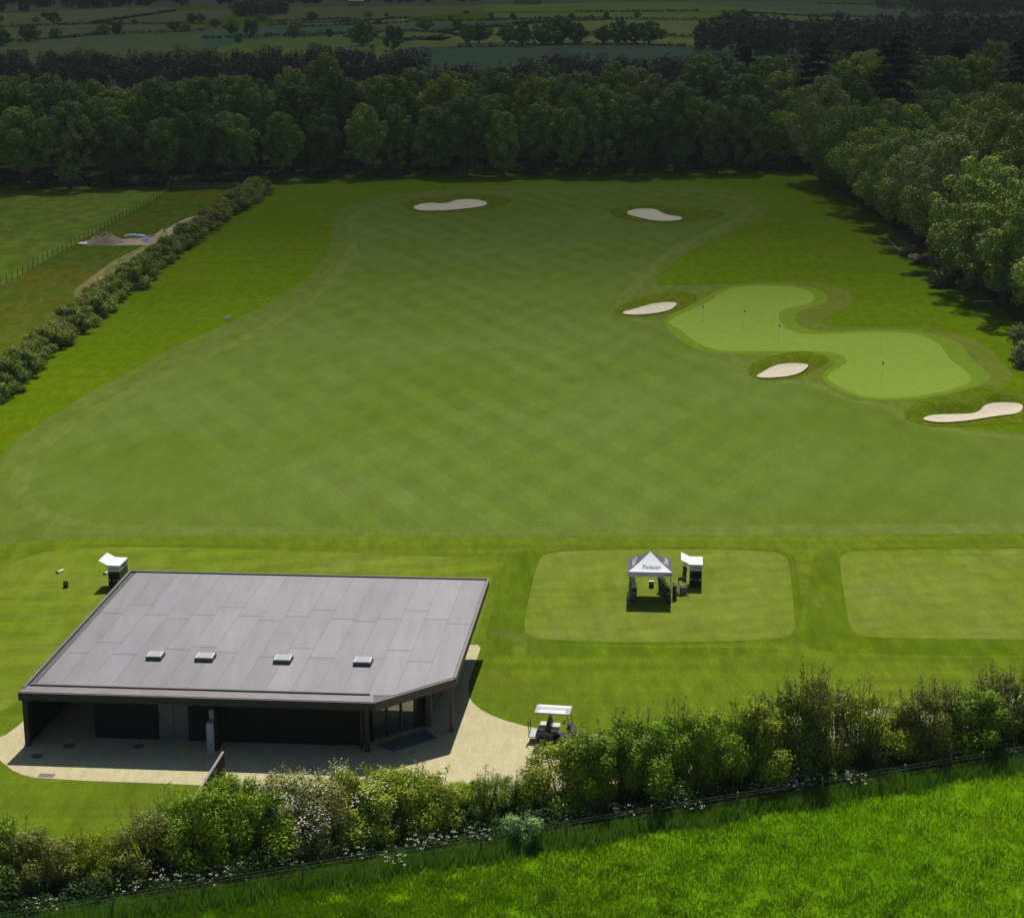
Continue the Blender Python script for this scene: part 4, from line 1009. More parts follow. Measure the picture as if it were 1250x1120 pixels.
# skylights
for px, w_ in ((188, .92), (250, 1.08), (346, 1.02), (444, 1.05)):
    z = 3.7
    for _ in range(6):
        g = G(px, 806, z); v = (g.y-96.3)/17.8; z = ZF+(ZR-ZF)*v
    uu = (g.x-B(0, v).x)/(B(1, v).x-B(0, v).x)
    U = w_/2/23.5; Vv = .42/17.8
    fr = MB().hexa([B(uu-U, v-Vv, dz=-.01), B(uu+U, v-Vv, dz=-.01), B(uu+U, v+Vv*1.0, dz=-.01), B(uu-U, v+Vv*1.0, dz=-.01)], [B(uu-U*.94, v-Vv*.94, dz=.22), B(uu+U*.94, v-Vv*.94, dz=.22), B(uu+U*.94, v+Vv*.94, dz=.22), B(uu-U*.94, v+Vv*.94, dz=.22)]).build('skylight', M['seam'], bld)
    U *= .80; Vv *= .78
    MB().hexa([B(uu-U*1.1, v-Vv*1.1, dz=.22), B(uu+U*1.1, v-Vv*1.1, dz=.22), B(uu+U*1.1, v+Vv*1.1, dz=.22), B(uu-U*1.1, v+Vv*1.1, dz=.22)], [B(uu-U*1.1, v-Vv*1.1, dz=.25), B(uu+U*1.1, v-Vv*1.1, dz=.25), B(uu+U*1.1, v+Vv*1.1, dz=.25), B(uu-U*1.1, v+Vv*1.1, dz=.25)]).build('frame', M['white'], fr)
    MB().hexa([B(uu-U, v-Vv, dz=.25), B(uu+U, v-Vv, dz=.25), B(uu+U, v+Vv, dz=.25), B(uu-U, v+Vv, dz=.25)], [B(uu-U, v-Vv, dz=.262), B(uu+U, v-Vv, dz=.262), B(uu+U, v+Vv, dz=.262), B(uu-U, v+Vv, dz=.262)]).build('pane', M['skylight'], fr)

YB = Vector((.118, .993, 0))          # depth direction of the building
XB = Vector((.997, -.076, 0))
def under(p):
    v = (p.y-(97.2-(p.x+27.3)*.0755))/17.9
    return ZF+(ZR-ZF)*min(1, max(0, v))-.465
def wallbox(a, b, th, z0, z1, name, mat, parent=bld, side=1):
    """wall between ground points a->b, thickness to the left (+) of the run"""
    a, b = Vector((a[0], a[1], 0)), Vector((b[0], b[1], 0)); d = (b-a).normalized(); n2 = Vector((-d.y, d.x, 0))*th*side
    q = [a, b, b+n2, a+n2]
    return MB().hexa([p+Vector((0, 0, z0)) for p in q], [p+Vector((0, 0, under(p) if z1 is None else z1)) for p in q]).build(name, mat, parent)
def boarded(a, b, th, z0, z1, name, mat, pitch=.145):
    """vertical timber boards with open joints on a backing wall"""
    a, b = Vector((a[0], a[1], 0)), Vector((b[0], b[1], 0)); L_ = (b-a).length; d = (b-a).normalized(); n2 = Vector((-d.y, d.x, 0))
    mb = MB(); q = [a, b, b+n2*th, a+n2*th]
    mb.hexa([p+Vector((0, 0, z0)) for p in q], [p+Vector((0, 0, z1)) for p in q])
    k = int(L_/pitch)
    for i in range(k):
        s0, s1 = a+d*(L_*i/k+.012), a+d*(L_*(i+1)/k-.012); q = [s0-n2*.022, s1-n2*.022, s1-n2*.0005, s0-n2*.0005]
        mb.hexa([p+Vector((0, 0, z0+.02)) for p in q], [p+Vector((0, 0, z1-.02)) for p in q])
    return mb.build(name, mat, bld)
# core front wall, door, right return, glazed corner
c0, c1 = Vector((-23.5, 98.6)), Vector((-8.35, 97.45))
cd = (c1-c0).normalized()
gd0, gd1 = G(193, 903), G(230, 905)
d0 = (Vector((gd0.x, gd0.y))-c0).dot(cd); d1 = (Vector((gd1.x, gd1.y))-c0).dot(cd)
boarded(c0, c0+cd*d0, .25, 0, 2.84, 'wall', M['black'])
boarded(c0+cd*d1, c1, .25, 0, 2.84, 'wall', M['black'])
a, b = c0+cd*d0, c0+cd*d1; nn = Vector((-cd.y, cd.x))
wallbox(a+nn*.10, b+nn*.10, .1, 2.45, 2.84, 'door_head', M['black'])
m_ = (a+b)/2
dl = wallbox(a+nn*.14+cd*.03, m_+nn*.14-cd*.01, .05, .03, 2.45, 'door', M['door'])
MB().box(((m_-cd*.12+nn*.11).x, (m_-cd*.12+nn*.11).y, 1.1), (.03, .05, .25)).build('handle', M['steel'], dl)
dl = wallbox(m_+nn*.14+cd*.01, b+nn*.14-cd*.03, .05, .03, 2.45, 'door', M['door'])
wallbox(a-nn*.02, b-nn*.02, .12, .001, .03, 'threshold', M['grey'])
# rest of the core
cl = c0+Vector((YB.x, YB.y))*14.6
wallbox(c0+nn*.25+cd*.12, cl+cd*.12, .12, 0, None, 'side_wall', M['black'])
sr0, sr1 = Vector((-4.8, 99.9)), Vector((-3.2, 112.2))
wallbox(sr0+Vector((.0, .8)), sr1, .2, 0, None, 'side_wall', M['bronze'])
wallbox(cl, sr1, .2, 0, None, 'rear_wall', M['black'], side=-1)
# window in the side wall
sdv = (sr1-sr0).normalized(); q0 = sr0+sdv*1.9; q1 = sr0+sdv*3.5; nsv = Vector((sdv.y, -sdv.x))
wnd = wallbox(q0+nsv*.03, q1+nsv*.03, .04, 1.0, 2.5, 'window', M['blackplastic'], side=-1)
wallbox(q0+nsv*.072+sdv*.08, q1+nsv*.072-sdv*.08, .01, 1.08, 2.42, 'pane', M['glass'], wnd, side=-1)
# glazed entrance on the cut corner
g0, g1 = Vector((-7.72, 97.9)), Vector((-5.43, 99.75)); gdv = (g1-g0).normalized(); gn = Vector((-gdv.y, gdv.x)); GL = (g1-g0).length
gz = thing('tmp', 'x', 'x'); bpy.data.objects.remove(gz)
ent = wallbox(g0+gn*.30, g1+gn*.30, .04, .0, .09, 'glazed_entrance', M['bronze'])
for k in range(3):
    s0, s1 = g0+gdv*(GL*k/3+.05), g0+gdv*(GL*(k+1)/3-.05)
    wallbox(s0+gn*.16, s1+gn*.16, .02, .09, 2.62, 'pane', M['glass'], ent)
    for z in (.95, 1.85): wallbox(s0+gn*.12, s1+gn*.12, .035, z-.03, z+.03, 'glazing_bar', M['blackplastic'], ent)
for k in range(4):
    s = g0+gdv*(GL*k/3); wallbox(s-gdv*.05+gn*.08, s+gdv*.05+gn*.08, .1, 0, 2.68, 'mullion', M['bronze'] if k in (2,) else M['blackplastic'], ent)
wallbox(g0-gdv*.2+gn*.05, g1+gdv*.6+gn*.05, .3, 2.69, 2.84, 'entrance_head', M['bronze'])
wallbox(g1+gdv*.05+gn*.25, sr0+Vector((-.12, .5)), .1, 0, 2.84, 'recess_wall', M['black'])
MB().box((sr0.x+.05, sr0.y+.45, 1.43), (.26, .62, 2.86), -.12).build('corner_pier', M['bronze'], bld)
# posts
def column(x, y, sx, sy, h, mat, rz=-.1):
    t = MB().box((x, y, h/2), (sx, sy, h), rz).build('column', mat, bld)
    MB().box((x, y, .02), (sx+.14, sy+.14, .04), rz).build('base_plate', M['drain'], t)
column(-27.05, 97.55, .26, .26, 2.85, M['fascia'])
column(-3.45, 99.55, .20, .24, 3.02, M['bronze'])
column(-8.02, 96.75, .22, .28, 2.86, M['fascia'])
MB().box((-8.32, 97.2, 1.42), (.10, .62, 2.84), -.1).build('reveal_panel', M['blackplastic'], bld)
# low black side screen on the left
boarded((-26.98, 97.85), (-25.5, 109.5), .12, 0.02, 2.33, 'side_screen', M['black'])
wallbox((-27.0, 97.85), (-25.52, 109.5), .14, 2.33, 2.37, 'screen_cap', M['fascia'])
# bay divider with pale end
dvx = Vector((-16.9, 96.65))
db = wallbox(dvx, dvx+Vector((.40, -.03)), .5, 0, 1.70, 'bay_divider', M['grey'])
wallbox(dvx+Vector((.42, .1)), dvx+Vector((.62, 1.9)), .16, 0, 2.35, 'divider_panel', M['black'], side=-1)
wallbox(dvx+Vector((.10, .52)), dvx+Vector((.38, .50)), .25, 1.70, 2.28, 'control_box', M['grey'], db)
# soffit
sf = outline(.012, .012)
MB().hexa([B(u, v, dz=-.46) for u, v in sf], [B(u, v, dz=-.425) for u, v in sf]).build('soffit', M['black'], bld)

# free-standing screen wall towards the hedge
t = thing('screen_wall', 'low dark screen wall running from the forecourt into the hedge', 'wall')
def freewall(a, b, th, z0, z1, name, mat): return wallbox(a, b, th, z0, z1, name, mat, t)
freewall((-16.2, 83.8), (-15.25, 92.4), .11, 0, 1.86, 'panel', M['black'])
freewall((-16.21, 83.75), (-15.26, 92.45), .13, 1.86, 1.90, 'coping', M['coping'])
# entrance mat, drain covers
mp = [G(*p) for p in ((459, 909), (479, 918), (533, 901), (519, 890))]
tag(MB().prism([(p.x, p.y) for p in mp], .028, .040).build('entrance_mat', M['mat']), 'large blue-grey mat on the gravel before the glazed corner', 'mat')
for px, py, r, sq, lab in ((84, 910.5, .21, 0, 'round dark drain cover nearest the left column'), (169, 911, .21, 0, 'round dark drain cover before the double door'), (45, 923, .20, 0, 'round drain cover close to the sunlit gravel at left'), (57, 946.5, .24, 1, 'square access cover in the sunlit gravel strip')):
    p = G(px, py); mb = MB()
    if sq: mb.box((0, 0, .034), (.85, .42, .012), -.08)
    else: mb.lathe([(.33, .026), (.33, .036), (.27, .040)], n=20)
    o = mb.build('drain_cover', M['drain']); o.location = (p.x, p.y, 0); tag(o, lab, 'drain cover', 'covers set in the forecourt')

# ================================================================== LETTERING
def lettering(txt, size, mat, parent, loc, xdir, ydir, name='lettering', shear=.42, spacing=1.12):
    cu = bpy.data.curves.new('lettering', 'FONT'); cu.body = txt; cu.size = size; cu.shear = shear; cu.space_character = spacing
    cu.align_x = 'CENTER'; cu.align_y = 'CENTER'; cu.extrude = .004; cu.offset = size*.004
    ob = bpy.data.objects.new('tmp_text', cu); COL.objects.link(ob)
    bpy.context.view_layer.update()
    me = bpy.data.meshes.new_from_object(ob.evaluated_get(bpy.context.evaluated_depsgraph_get())); me.name = 'lettering'
    bpy.data.objects.remove(ob)
    x = Vector(xdir).normalized(); y = Vector(ydir); y = (y-x*y.dot(x)).normalized(); z = x.cross(y)
    me.transform(Matrix.Translation(loc) @ Matrix((x, y, z)).transposed().to_4x4())
    me.materials.clear()
    return link(name, me, mat, parent)

# ================================================================== GAZEBO
gx0, gx1, gy0, gy1 = 7.98, 10.93, 121.05, 124.05
gc = Vector(((gx0+gx1)/2, (gy0+gy1)/2, 0))
gz = thing('gazebo', 'square pop-up gazebo with white front panels and navy side panels on the tee', 'gazebo', gc, R(-4))
W_ = 1.475; D_ = 1.5; ZE = 2.32; ZV = 2.0; ZP = 3.30
cn = {'f': ((-W_, -D_), (W_, -D_)), 'r': ((W_, -D_), (W_, D_)), 'b': ((W_, D_), (-W_, D_)), 'l': ((-W_, D_), (-W_, -D_))}
def slope(t): return ZE+(ZP-ZE)*(t*.80+.20*t*t)    # slightly concave canopy
for key, mat, nm in (('f', M['whitefab'], 'canopy_panel'), ('r', M['navy'], 'canopy_panel'), ('b', M['whitefab'], 'canopy_panel'), ('l', M['navy'], 'canopy_panel')):
    (ax, ay), (bx, by) = cn[key]; mb = MB(); vs = []; n = 8; m = 8
    for j in range(n+1):
        tt = j/n
        for i in range(m+1):
            s = i/m; x = (ax+(bx-ax)*s)*(1-tt); y = (ay+(by-ay)*s)*(1-tt)
            vs.append((x, y, slope(tt)-.035*math.sin(math.pi*s)*(1-tt)*math.sin(math.pi*min(1, tt+.2))))
    mb.add(vs, [(j*(m+1)+i, j*(m+1)+i+1, (j+1)*(m+1)+i+1, (j+1)*(m+1)+i) for j in range(n) for i in range(m)])
    o = mb.build(nm, mat, gz, True)
    d = Vector((bx-ax, by-ay, 0)).normalized(); nrm = Vector((d.y, -d.x, 0))
    vm = MB(); vm.hexa([Vector((ax, ay, ZV))+nrm*.012, Vector((bx, by, ZV))+nrm*.012, Vector((bx, by, ZV)), Vector((ax, ay, ZV))], [Vector((ax, ay, ZE))+nrm*.012, Vector((bx, by, ZE))+nrm*.012, Vector((bx, by, ZE)), Vector((ax, ay, ZE))])
    vo = vm.build('valance', M['valance'] if key in 'fb' else M['navy'], gz)
    if key in 'fb': lettering('Titleist', .17, M['ink'], vo, Vector(((1.15 if key == 'f' else -1.15), ay, (ZV+ZE)/2))+nrm*.018, d, (0, 0, 1))
    sl = Vector((-nrm.x*D_, -nrm.y*D_, (ZP-ZE)*.86))
    tq = .27; base = Vector(((ax+bx)/2, (ay+by)/2, 0))*(1-tq); base.z = slope(tq)+.022
    lettering('Titleist', .40 if key in 'fb' else .50, M['ink'] if key in 'fb' else M['white'], o, base+nrm*.01, d, sl)
for sx in (-1, 1):
    for sy in (-1, 1):
        x, y = sx*(W_-.04), sy*(D_-.04)
        lg = MB().box((x, y, 1.14), (.045, .045, 2.24)).build('leg', M['steel'], gz)
        MB().box((x, y, .01), (.12, .12, .02)).build('foot', M['steel'], lg)
fm_ = MB()
for (a, b) in cn.values():
    P = Vector((*a, 0))*.96; Q = Vector((*b, 0))*.96; mid = (P+Q)/2
    for k in range(2):
        A = P.lerp(Q, k/2); Bq = P.lerp(Q, (k+1)/2)
        fm_.tube([A+Vector((0, 0, 1.75)), Bq+Vector((0, 0, 2.15))], .012, 4); fm_.tube([A+Vector((0, 0, 2.15)), Bq+Vector((0, 0, 1.75))], .012, 4)
fm_.tube([(0, 0, 2.1), (0, 0, 3.26)], .02, 6)
fm_.build('truss', M['steel'], gz)

# golf bags
def golf_bag(p, rz, label, lean=.12, head='white', group='golf bags standing at the gazebo', sc=1.0):
    t = thing('golf_bag', label, 'golf bag', (p[0], p[1], .02), rz, group); t.scale = (sc, sc, sc)
    def at(z, x=0, y=0): return (x+lean*z, y, z)
    body = MB().tube([at(0), at(.06), at(.30), at(.60), at(.84), at(.88)], [.125, .14, .13, .115, .13, .135], 14).build('bag_body', M['blackplastic'], t, True)
    MB().tube([at(.86), at(.905)], [.142, .142], 14).build('collar', M['rubber'], t)
    MB().box((lean*.3+.02, -.14, .33), (.19, .09, .40)).build('pocket', M['navy'], t)
    MB().box((lean*.66+.14, 0, .66), (.07, .15, .26)).build('side_pocket', M['navy'], t)
    MB().box((lean*.62, -.125, .68), (.09, .015, .07)).build('badge', M['white'], t)
    MB().tube([(lean*.75, .13, .78), (.0, .27, .55), (lean*.25, .14, .3)], .02, 5).build('strap', M['rubber'], t)
    for a in (-1, 1): MB().tube([at(.78, 0, .12), (a*.22-.05, .42, 0)], .01, 4).build('stand_leg', M['steel'], t)
    rr = random.Random(int(p[0]*100+p[1]*7))
    for k in range(6):
        a = k*1.05; x, y = math.cos(a)*.07, math.sin(a)*.07; h = rr.uniform(.10, .26)
        c = MB().tube([at(.80, x, y), (x+lean*(.9+h)+x*.6, y*1.6, .90+h)], .008, 4).build('club', M['steel'], t)
        e = (x+lean*(.9+h)+x*.6, y*1.6, .90+h)
        if k < 3: MB().lathe([(.012, -.06), (.045, -.03), (.055, .02), (.035, .07), (.004, .09)], e, 8).build('head_cover', M['white'] if (head == 'white' or k == 0) else M['blackplastic'], c, True)
        else: MB().box((e[0], e[1]+.02, e[2]), (.09, .03, .05), a).build('club_head', M['steel'], c)
    return t
Ls = ['front', 'second', 'third', 'fourth', 'rearmost']
for k in range(5):
    golf_bag((8.25+.04*(k % 2), 121.25+.62*k, 0), .1+.2*(k % 2), '%s black golf bag in the row along the left gazebo legs' % Ls[k], .04, sc=1.12)
for k in range(5):
    golf_bag((10.72-.10*k, 121.3+.62*k, 0), -.1-.15*(k % 2), '%s black golf bag in the row along the right gazebo legs' % Ls[k], -.12, 'dark', sc=1.1)
golf_bag((11.12, 122.2, 0), .8, 'black golf bag standing just outside the right gazebo leg', .02, 'dark')
golf_bag((12.15, 126.4, 0), .2, 'single black golf bag behind the folding chair', .05, 'dark', None)

def monitor(p, label, white=True):
    t = thing('launch_monitor', label, 'launch monitor', (p.x, p.y, .02), .05, 'launch monitors on the tees')
    MB().box((0, 0, .26), (.32, .18, .34)).build('housing', M['blackplastic'], t)
    MB().box((0, -.092, .27), (.12, .006, .12)).build('screen', M['grey'], t)
    MB().box((0, 0, .045), (.34, .30, .04)).build('base', M['blackplastic'], t)
    if white: MB().box((0, 0, .44), (.33, .19, .015)).build('top_cover', M['white'], t)
monitor(G(795, 716.5), 'small black box with white top on the grass inside the gazebo')
monitor(G(80.5, 716.5), 'small black box alone on the left tee', False)
def tube_case(px, py, label):
    p = G(px, py); t = thing('tube_case', label, 'tube', (p.x, p.y, .07), R(-25), 'white tubes on the left tee'); t.scale = (.8, .62, .8)
    MB().lathe([(.10, -.5), (.11, -.48), (.11, .46), (.10, .48)], n=14, axis='Y').build('tube', M['white'], t, True)
    MB().lathe([(.11, -.72), (.12, -.70), (.12, -.50), (.11, -.49)], n=14, axis='Y').build('cap', M['blackplastic'], t, True)
tube_case(74, 698, 'white tube with black end lying on the left tee, further out'); tube_case(131.5, 699.5, 'white tube with black end lying beside the left display cabinet')

# display cabinets
def cabinet(p, rz, label):
    t = thing('display_cabinet', label, 'cabinet', (p.x, p.y, .02), rz, 'club display cabinets on the tees')
    w_, d_, h_ = .83, 1.75, 1.12
    bd = MB().box((0, d_/2, .12+h_/2), (w_, d_, h_)).build('body', M['blackplastic'], t)
    MB().box((0, -.012, .75), (w_-.08, .02, .85)).build('front_panel', M['black'], bd)
    for x in (-.30, .30): MB().lathe([(.055, 0), (.055, -.03)][::-1], (x, -.022, .62), 12, 'Y').build('knob', M['white'], bd)
    MB().box((0, -.03, .60), (.22, .015, .05)).build('plate', M['grey'], bd)
    MB().box((-.30, -.03, 1.13), (.07, .015, .07)).build('plate', M['grey'], bd)
    for x in (-.34, .34):
        for y in (.15, d_-.15): MB().lathe([(.06, -.03), (.06, .03)], (x, y, .06), 12, 'X').build('wheel', M['rubber'], t)
    tb = MB().box((0, d_/2, 1.24+.21), (w_+.05, d_+.03, .42)).build('upper_box', M['valance'], t)
    lettering('Titleist', .20, M['ink'], tb, Vector((.02, -.022, 1.46)), (1, 0, 0), (0, 0, 1))
    lettering('Titleist', .30, M['ink'], tb, Vector((w_/2+.034, d_/2, 1.46)), (0, 1, 0), (0, 0, 1))
    tp = MB().box((0, d_/2, 1.685), (w_+.09, d_+.07, .05)).build('top_panel', M['white'], t)
    MB().box((.08, d_/2-.05, 1.7125), (.30, .5, .003)).build('pale_mark', M['valance'], tp)
    ang = R(27)
    til = Matrix.Rotation(ang, 3, 'Y')
    L_ = .66; c = Vector((-w_/2-.045-math.cos(ang)*L_/2, d_/2, 1.70+math.sin(ang)*L_/2))
    fl = MB().box(c, (L_, d_+.07, .045), 0, til).build('raised_flap', M['white'], t)
    nrm = til @ Vector((0, 0, 1))
    MB().box(c+nrm*.024, (.28, .5, .003), 0, til).build('pale_mark', M['valance'], fl)
    for y in (.25, d_-.25): MB().tube([(-w_/2-.03, y, 1.35), (-w_/2-.045-math.cos(ang)*L_*.7, y, 1.68+math.sin(ang)*L_*.7-.02)], .012, 5).build('stay', M['steel'], fl)
cabinet(G(849, 717.5), R(-5), 'white-topped display cabinet with raised flap, right of the gazebo')
cabinet(G(140, 718.5), R(-7), 'white-topped display cabinet with raised flap, behind the building roof')

# director's chair
cp = G(834, 725); t = thing('folding_chair', 'black folding director chair between gazebo and display cabinet', 'chair', (cp.x, cp.y+.1, .02), R(14))
for sx in (-1, 1):
    MB().tube([(sx*.28, -.26, 0), (sx*.28, -.26, .66)], .016, 6).build('leg', M['blackplastic'], t)
    MB().tube([(sx*.28, .26, 0), (sx*.28, .26, 1.12)], .016, 6).build('leg', M['blackplastic'], t)
    MB().box((sx*.28, 0, .68), (.06, .56, .025)).build('armrest', M['blackplastic'], t)
    MB().tube([(sx*.28, -.26, .05), (sx*.28, .26, .05)], .012, 5).build('runner', M['blackplastic'], t)
for y in (-.26, .26):
    MB().tube([(-.28, y, .08), (.28, y, .50)], .012, 5).build('cross_brace', M['steel'], t); MB().tube([(.28, y, .08), (-.28, y, .50)], .012, 5).build('cross_brace', M['steel'], t)
MB().box((0, 0, .50), (.56, .50, .03)).build('seat', M['navy'], t)
MB().box((0, .27, .98), (.58, .03, .26)).build('backrest', M['navy'], t)

# ================================================================== GOLF CART
gp = G(676, 905); t = thing('golf_cart', 'grey four-seat golf cart with pale roof parked on the gravel behind the hedge', 'golf cart', (gp.x, gp.y, .024), R(-9))
def part(name, mb, mat, parent=t, smooth=False): return mb.build(name, mat, parent, smooth)
def prof(pts, y0, y1):   # side profile extruded across
    return MB().hexa([(x, y0, z) for x, z in pts], [(x, y1, z) for x, z in pts])
body = part('body', prof([(-.92, .32), (-.98, .50), (-.92, .74), (-.60, .82), (-.25, .80), (-.12, .66), (.02, .34), (.55, .30), (.75, .34), (.95, .75), (1.15, .72), (1.28, .52), (1.26, .32), (.9, .22), (-.5, .22)], -.58, .58), M['carbody'])
part('floor_panel', MB().box((.36, 0, .33), (.62, 1.1, .04)), M['rubber'])
part('cowl', prof([(.78, .62), (.88, 1.02), (1.00, .98), (1.22, .70), (1.15, .62)], -.55, .55), M['carbody'])
part('dashboard', MB().box((.83, 0, .95), (.10, 1.04, .16)), M['blackplastic'])
for y in (-.40, .40): part('headlight', MB().lathe([(.08, 0), (.075, .04), (.02, .06)], (1.262, y, .50), 12, 'X'), M['white'])
st = part('steering_column', MB().tube([(.80, .28, .88), (.52, .28, 1.08)], .025, 6), M['blackplastic'])
wh = MB(); ax = Vector((-.28, 0, .20)).normalized(); a1 = Vector((0, 1, 0)); a2 = ax.cross(a1)
wh.tube([Vector((.52, .28, 1.08))+(a1*math.cos(k*math.pi/8)+a2*math.sin(k*math.pi/8))*.17 for k in range(17)], .016, 6); wh.tube([Vector((.52, .28, 1.08))-a1*.16, Vector((.52, .28, 1.08))+a1*.16], .014, 5)
wh.build('steering_wheel', M['rubber'], st)
# front bench, back-to-back rear bench
def cushion(c, size, tilt=0):
    sx, sy, sz = size; mb = MB(); r_ = .05; m3 = Matrix.Rotation(tilt, 3, 'Y')
    ring = []
    for q, zz in ((.82, -1), (1, -.6), (1, .6), (.82, 1)):
        ring.append([m3 @ Vector((a*sx/2*q, b*sy/2*(q*.1+.9), zz*sz/2))+Vector(c) for a, b in ((-1, -.92), (-.8, -1), (.8, -1), (1, -.92), (1, .92), (.8, 1), (-.8, 1), (-1, .92))])
    vs = [v for r in ring for v in r]
    mb.add(vs, [tuple(range(8))[::-1], tuple(range(24, 32))]+[(i*8+k, i*8+(k+1) % 8, (i+1)*8+(k+1) % 8, (i+1)*8+k) for i in range(3) for k in range(8)]); return mb
fs_ = part('front_seat', cushion((.10, 0, .86), (.46, 1.06, .12)), M['seat'], t, True)
part('backrest', cushion((-.17, 0, 1.12), (.10, 1.06, .40), R(-10)), M['blackplastic'], fs_, True)
part('seat_base', MB().box((.07, 0, .74), (.42, 1.08, .13)), M['blackplastic'], fs_)
rs_ = part('rear_seat', cushion((-.60, 0, .90), (.44, 1.06, .12)), M['seat'], t, True)
part('backrest', cushion((-.33, 0, 1.16), (.10, 1.06, .38), R(10)), M['blackplastic'], rs_, True)
part('armrest', MB().tube([(-.42, -.56, .92), (-.42, -.56, 1.12), (-.70, -.56, 1.12), (-.74, -.56, .92)], .02, 6), M['blackplastic'], rs_)
fp = part('footplate', MB().box((-1.18, 0, .40), (.42, 1.0, .05)), M['grey'])
part('footplate_bracket', MB().box((-.97, 0, .37), (.12, .9, .08)), M['blackplastic'], fp)
part('grab_bar', MB().tube([(-1.36, -.34, .42), (-1.38, -.34, .95), (-1.44, -.30, 1.22), (-1.44, .30, 1.22), (-1.38, .34, .95), (-1.36, .34, .42)], .024, 6).tube([(-1.39, -.34, .85), (-1.39, .34, .85)], .018, 6), M['blackplastic'], fp)
# roof: shallow tray with raised rim and curved centre
rf_ = MB(); n = 14; m = 6; vs = []
for i in range(n+1):
    x = -1.02+1.98*i/n
    for j in range(m+1):
        y = -.60+1.20*j/m; e = min(i, n-i, ), min(j, m-j)
        z = 1.90 + (.035 if (e[0] == 0 or e[1] == 0) else (.0 if (e[0] == 1 or e[1] == 1) else .05+.03*math.sin(math.pi*i/n)*math.sin(math.pi*j/m)))
        vs.append((x, y, z))
top = [(i*(m+1)+j, (i+1)*(m+1)+j, (i+1)*(m+1)+j+1, i*(m+1)+j+1) for i in range(n) for j in range(m)]
rf_.add(vs, top); k = len(vs); rf_.add([(-1.02, -.60, 1.85), (.96, -.60, 1.85), (.96, .60, 1.85), (-1.02, .60, 1.85)], [(0, 3, 2, 1)])
def rim(a, b): rf_.add([(*a, 1.85), (*b, 1.85), (*b, 1.935), (*a, 1.935)], [(0, 1, 2, 3)])
rim((-1.02, -.6), (.96, -.6)); rim((.96, -.6), (.96, .6)); rim((.96, .6), (-1.02, .6)); rim((-1.02, .6), (-1.02, -.6))
part('roof', rf_, M['cartroof'])
for y in (-.54, .54):
    part('roof_strut', MB().tube([(1.02, y, .78), (.80, y, 1.86)], .022, 6), M['blackplastic'])
    part('roof_strut', MB().tube([(-.26, y, .80), (-.24, y, 1.40), (-.20, y, 1.86)], .022, 6), M['blackplastic'])
part('windscreen', MB().hexa([(.985, -.5, 1.0), (.995, -.5, 1.0), (.995, .5, 1.0), (.985, .5, 1.0)], [(.84, -.5, 1.8), (.85, -.5, 1.8), (.85, .5, 1.8), (.84, .5, 1.8)]), M['glass']) if False else None
for x in (-.62, .98):
    for y in (-.52, .52):
        wl = part('wheel', MB().lathe([(.14, -.10), (.22, -.11), (.245, -.07), (.25, 0), (.245, .07), (.22, .11), (.14, .10)], (x, y, .25), 20, 'Y'), M['rubber'], t, True)
        part('rim', MB().lathe([(.13, -.115), (.13, .115)], (x, y, .25), 14, 'Y'), M['steel'], wl)
        part('mudguard', MB().tube([(x-.30, y, .42), (x-.20, y, .54), (x, y, .58), (x+.20, y, .54), (x+.30, y, .42)], .07, 6), M['carbody'], t, True) if x < 0 else None

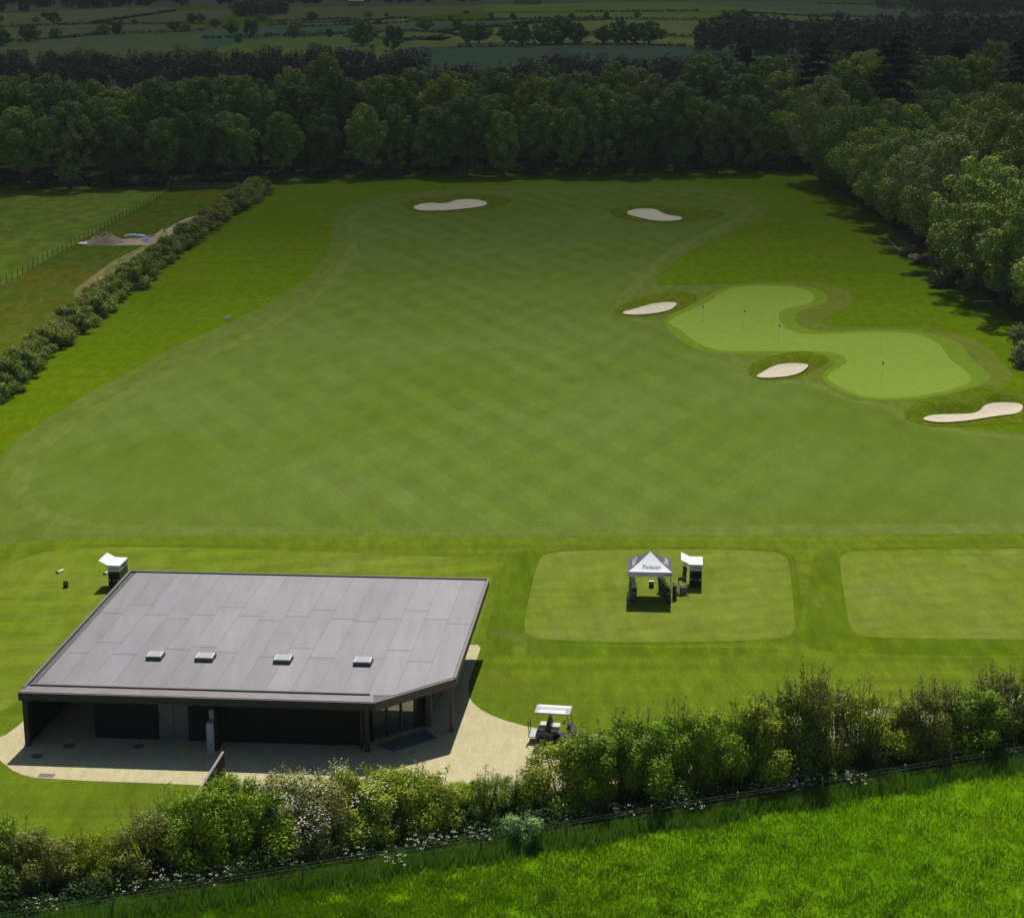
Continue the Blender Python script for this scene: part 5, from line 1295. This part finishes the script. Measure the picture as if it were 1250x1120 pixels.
# ================================================================== ADDED SHADE VOLUME AND HAZE
def added_shade_volume():
    """added unseen volume shaped to darken the far ground; thin near edge, thick body"""
    m = bpy.data.materials.new('shade_volume'); m.use_nodes = True; tt = m.node_tree
    tt.nodes.remove(tt.nodes['Principled BSDF'])
    pv = tt.nodes.new('ShaderNodeVolumePrincipled'); pv.inputs['Color'].default_value = (.32, .34, .37, 1)
    pv.inputs['Density'].default_value = .0125
    out = [n for n in tt.nodes if n.type == 'OUTPUT_MATERIAL'][0]
    tt.links.new(pv.outputs[0], out.inputs['Volume'])
    z0 = 500; off = (z0+30)/math.tan(SEL)
    prof_ = [(135, 1), (165, 6), (200, 16), (230, 30), (260, 46), (300, 68), (340, 86), (420, 102), (600, 114), (1000, 126), (2000, 132), (4200, 120), (4700, 1)]
    nx = 34; xs = np.linspace(-1700, 1700, nx); rg = np.random.default_rng(2)
    ys = [p[0]+off for p in prof_]; vs = []; 
    for side in (0, 1):
        for j, (gy, th) in enumerate(prof_):
            for i, x in enumerate(xs):
                e = min(1, (1700-abs(x))/500); wob = 1+.05*math.sin(x*.011+j)
                h_ = max(.6, th*e*wob)
                vs.append((x, gy+off, z0 + (h_ if side else 0)-(.0)))
    ny = len(prof_); A = lambda s, j, i: s*ny*nx+j*nx+i
    fs = []
    for j in range(ny-1):
        for i in range(nx-1):
            fs.append((A(0, j, i), A(0, j+1, i), A(0, j+1, i+1), A(0, j, i+1))); fs.append((A(1, j, i), A(1, j, i+1), A(1, j+1, i+1), A(1, j+1, i)))
    for i in range(nx-1):
        fs.append((A(0, 0, i), A(0, 0, i+1), A(1, 0, i+1), A(1, 0, i))); fs.append((A(0, ny-1, i+1), A(0, ny-1, i), A(1, ny-1, i), A(1, ny-1, i+1)))
    for j in range(ny-1):
        fs.append((A(0, j+1, 0), A(0, j, 0), A(1, j, 0), A(1, j+1, 0))); fs.append((A(0, j, nx-1), A(0, j+1, nx-1), A(1, j+1, nx-1), A(1, j, nx-1)))
    return struct(MB().add(vs, fs).build('added_shade_volume', m))
added_shade_volume()  # added out of view, dims sunlight gradually towards the distance
hz = bpy.data.materials.new('haze_air'); hz.use_nodes = True; tt = hz.node_tree; tt.nodes.remove(tt.nodes['Principled BSDF'])
pv = tt.nodes.new('ShaderNodeVolumePrincipled'); pv.inputs['Color'].default_value = (.80, .88, .95, 1); pv.inputs['Density'].default_value = .00005
tt.links.new(pv.outputs[0], [n for n in tt.nodes if n.type == 'OUTPUT_MATERIAL'][0].inputs['Volume'])
haze = MB().box((0, (S-300)/2, 23), (2*S+20, S+300+20, 50)).build('haze', hz); struct(haze, 'stuff')
tag(haze, 'thin blue-grey haze over the distant country', 'haze')
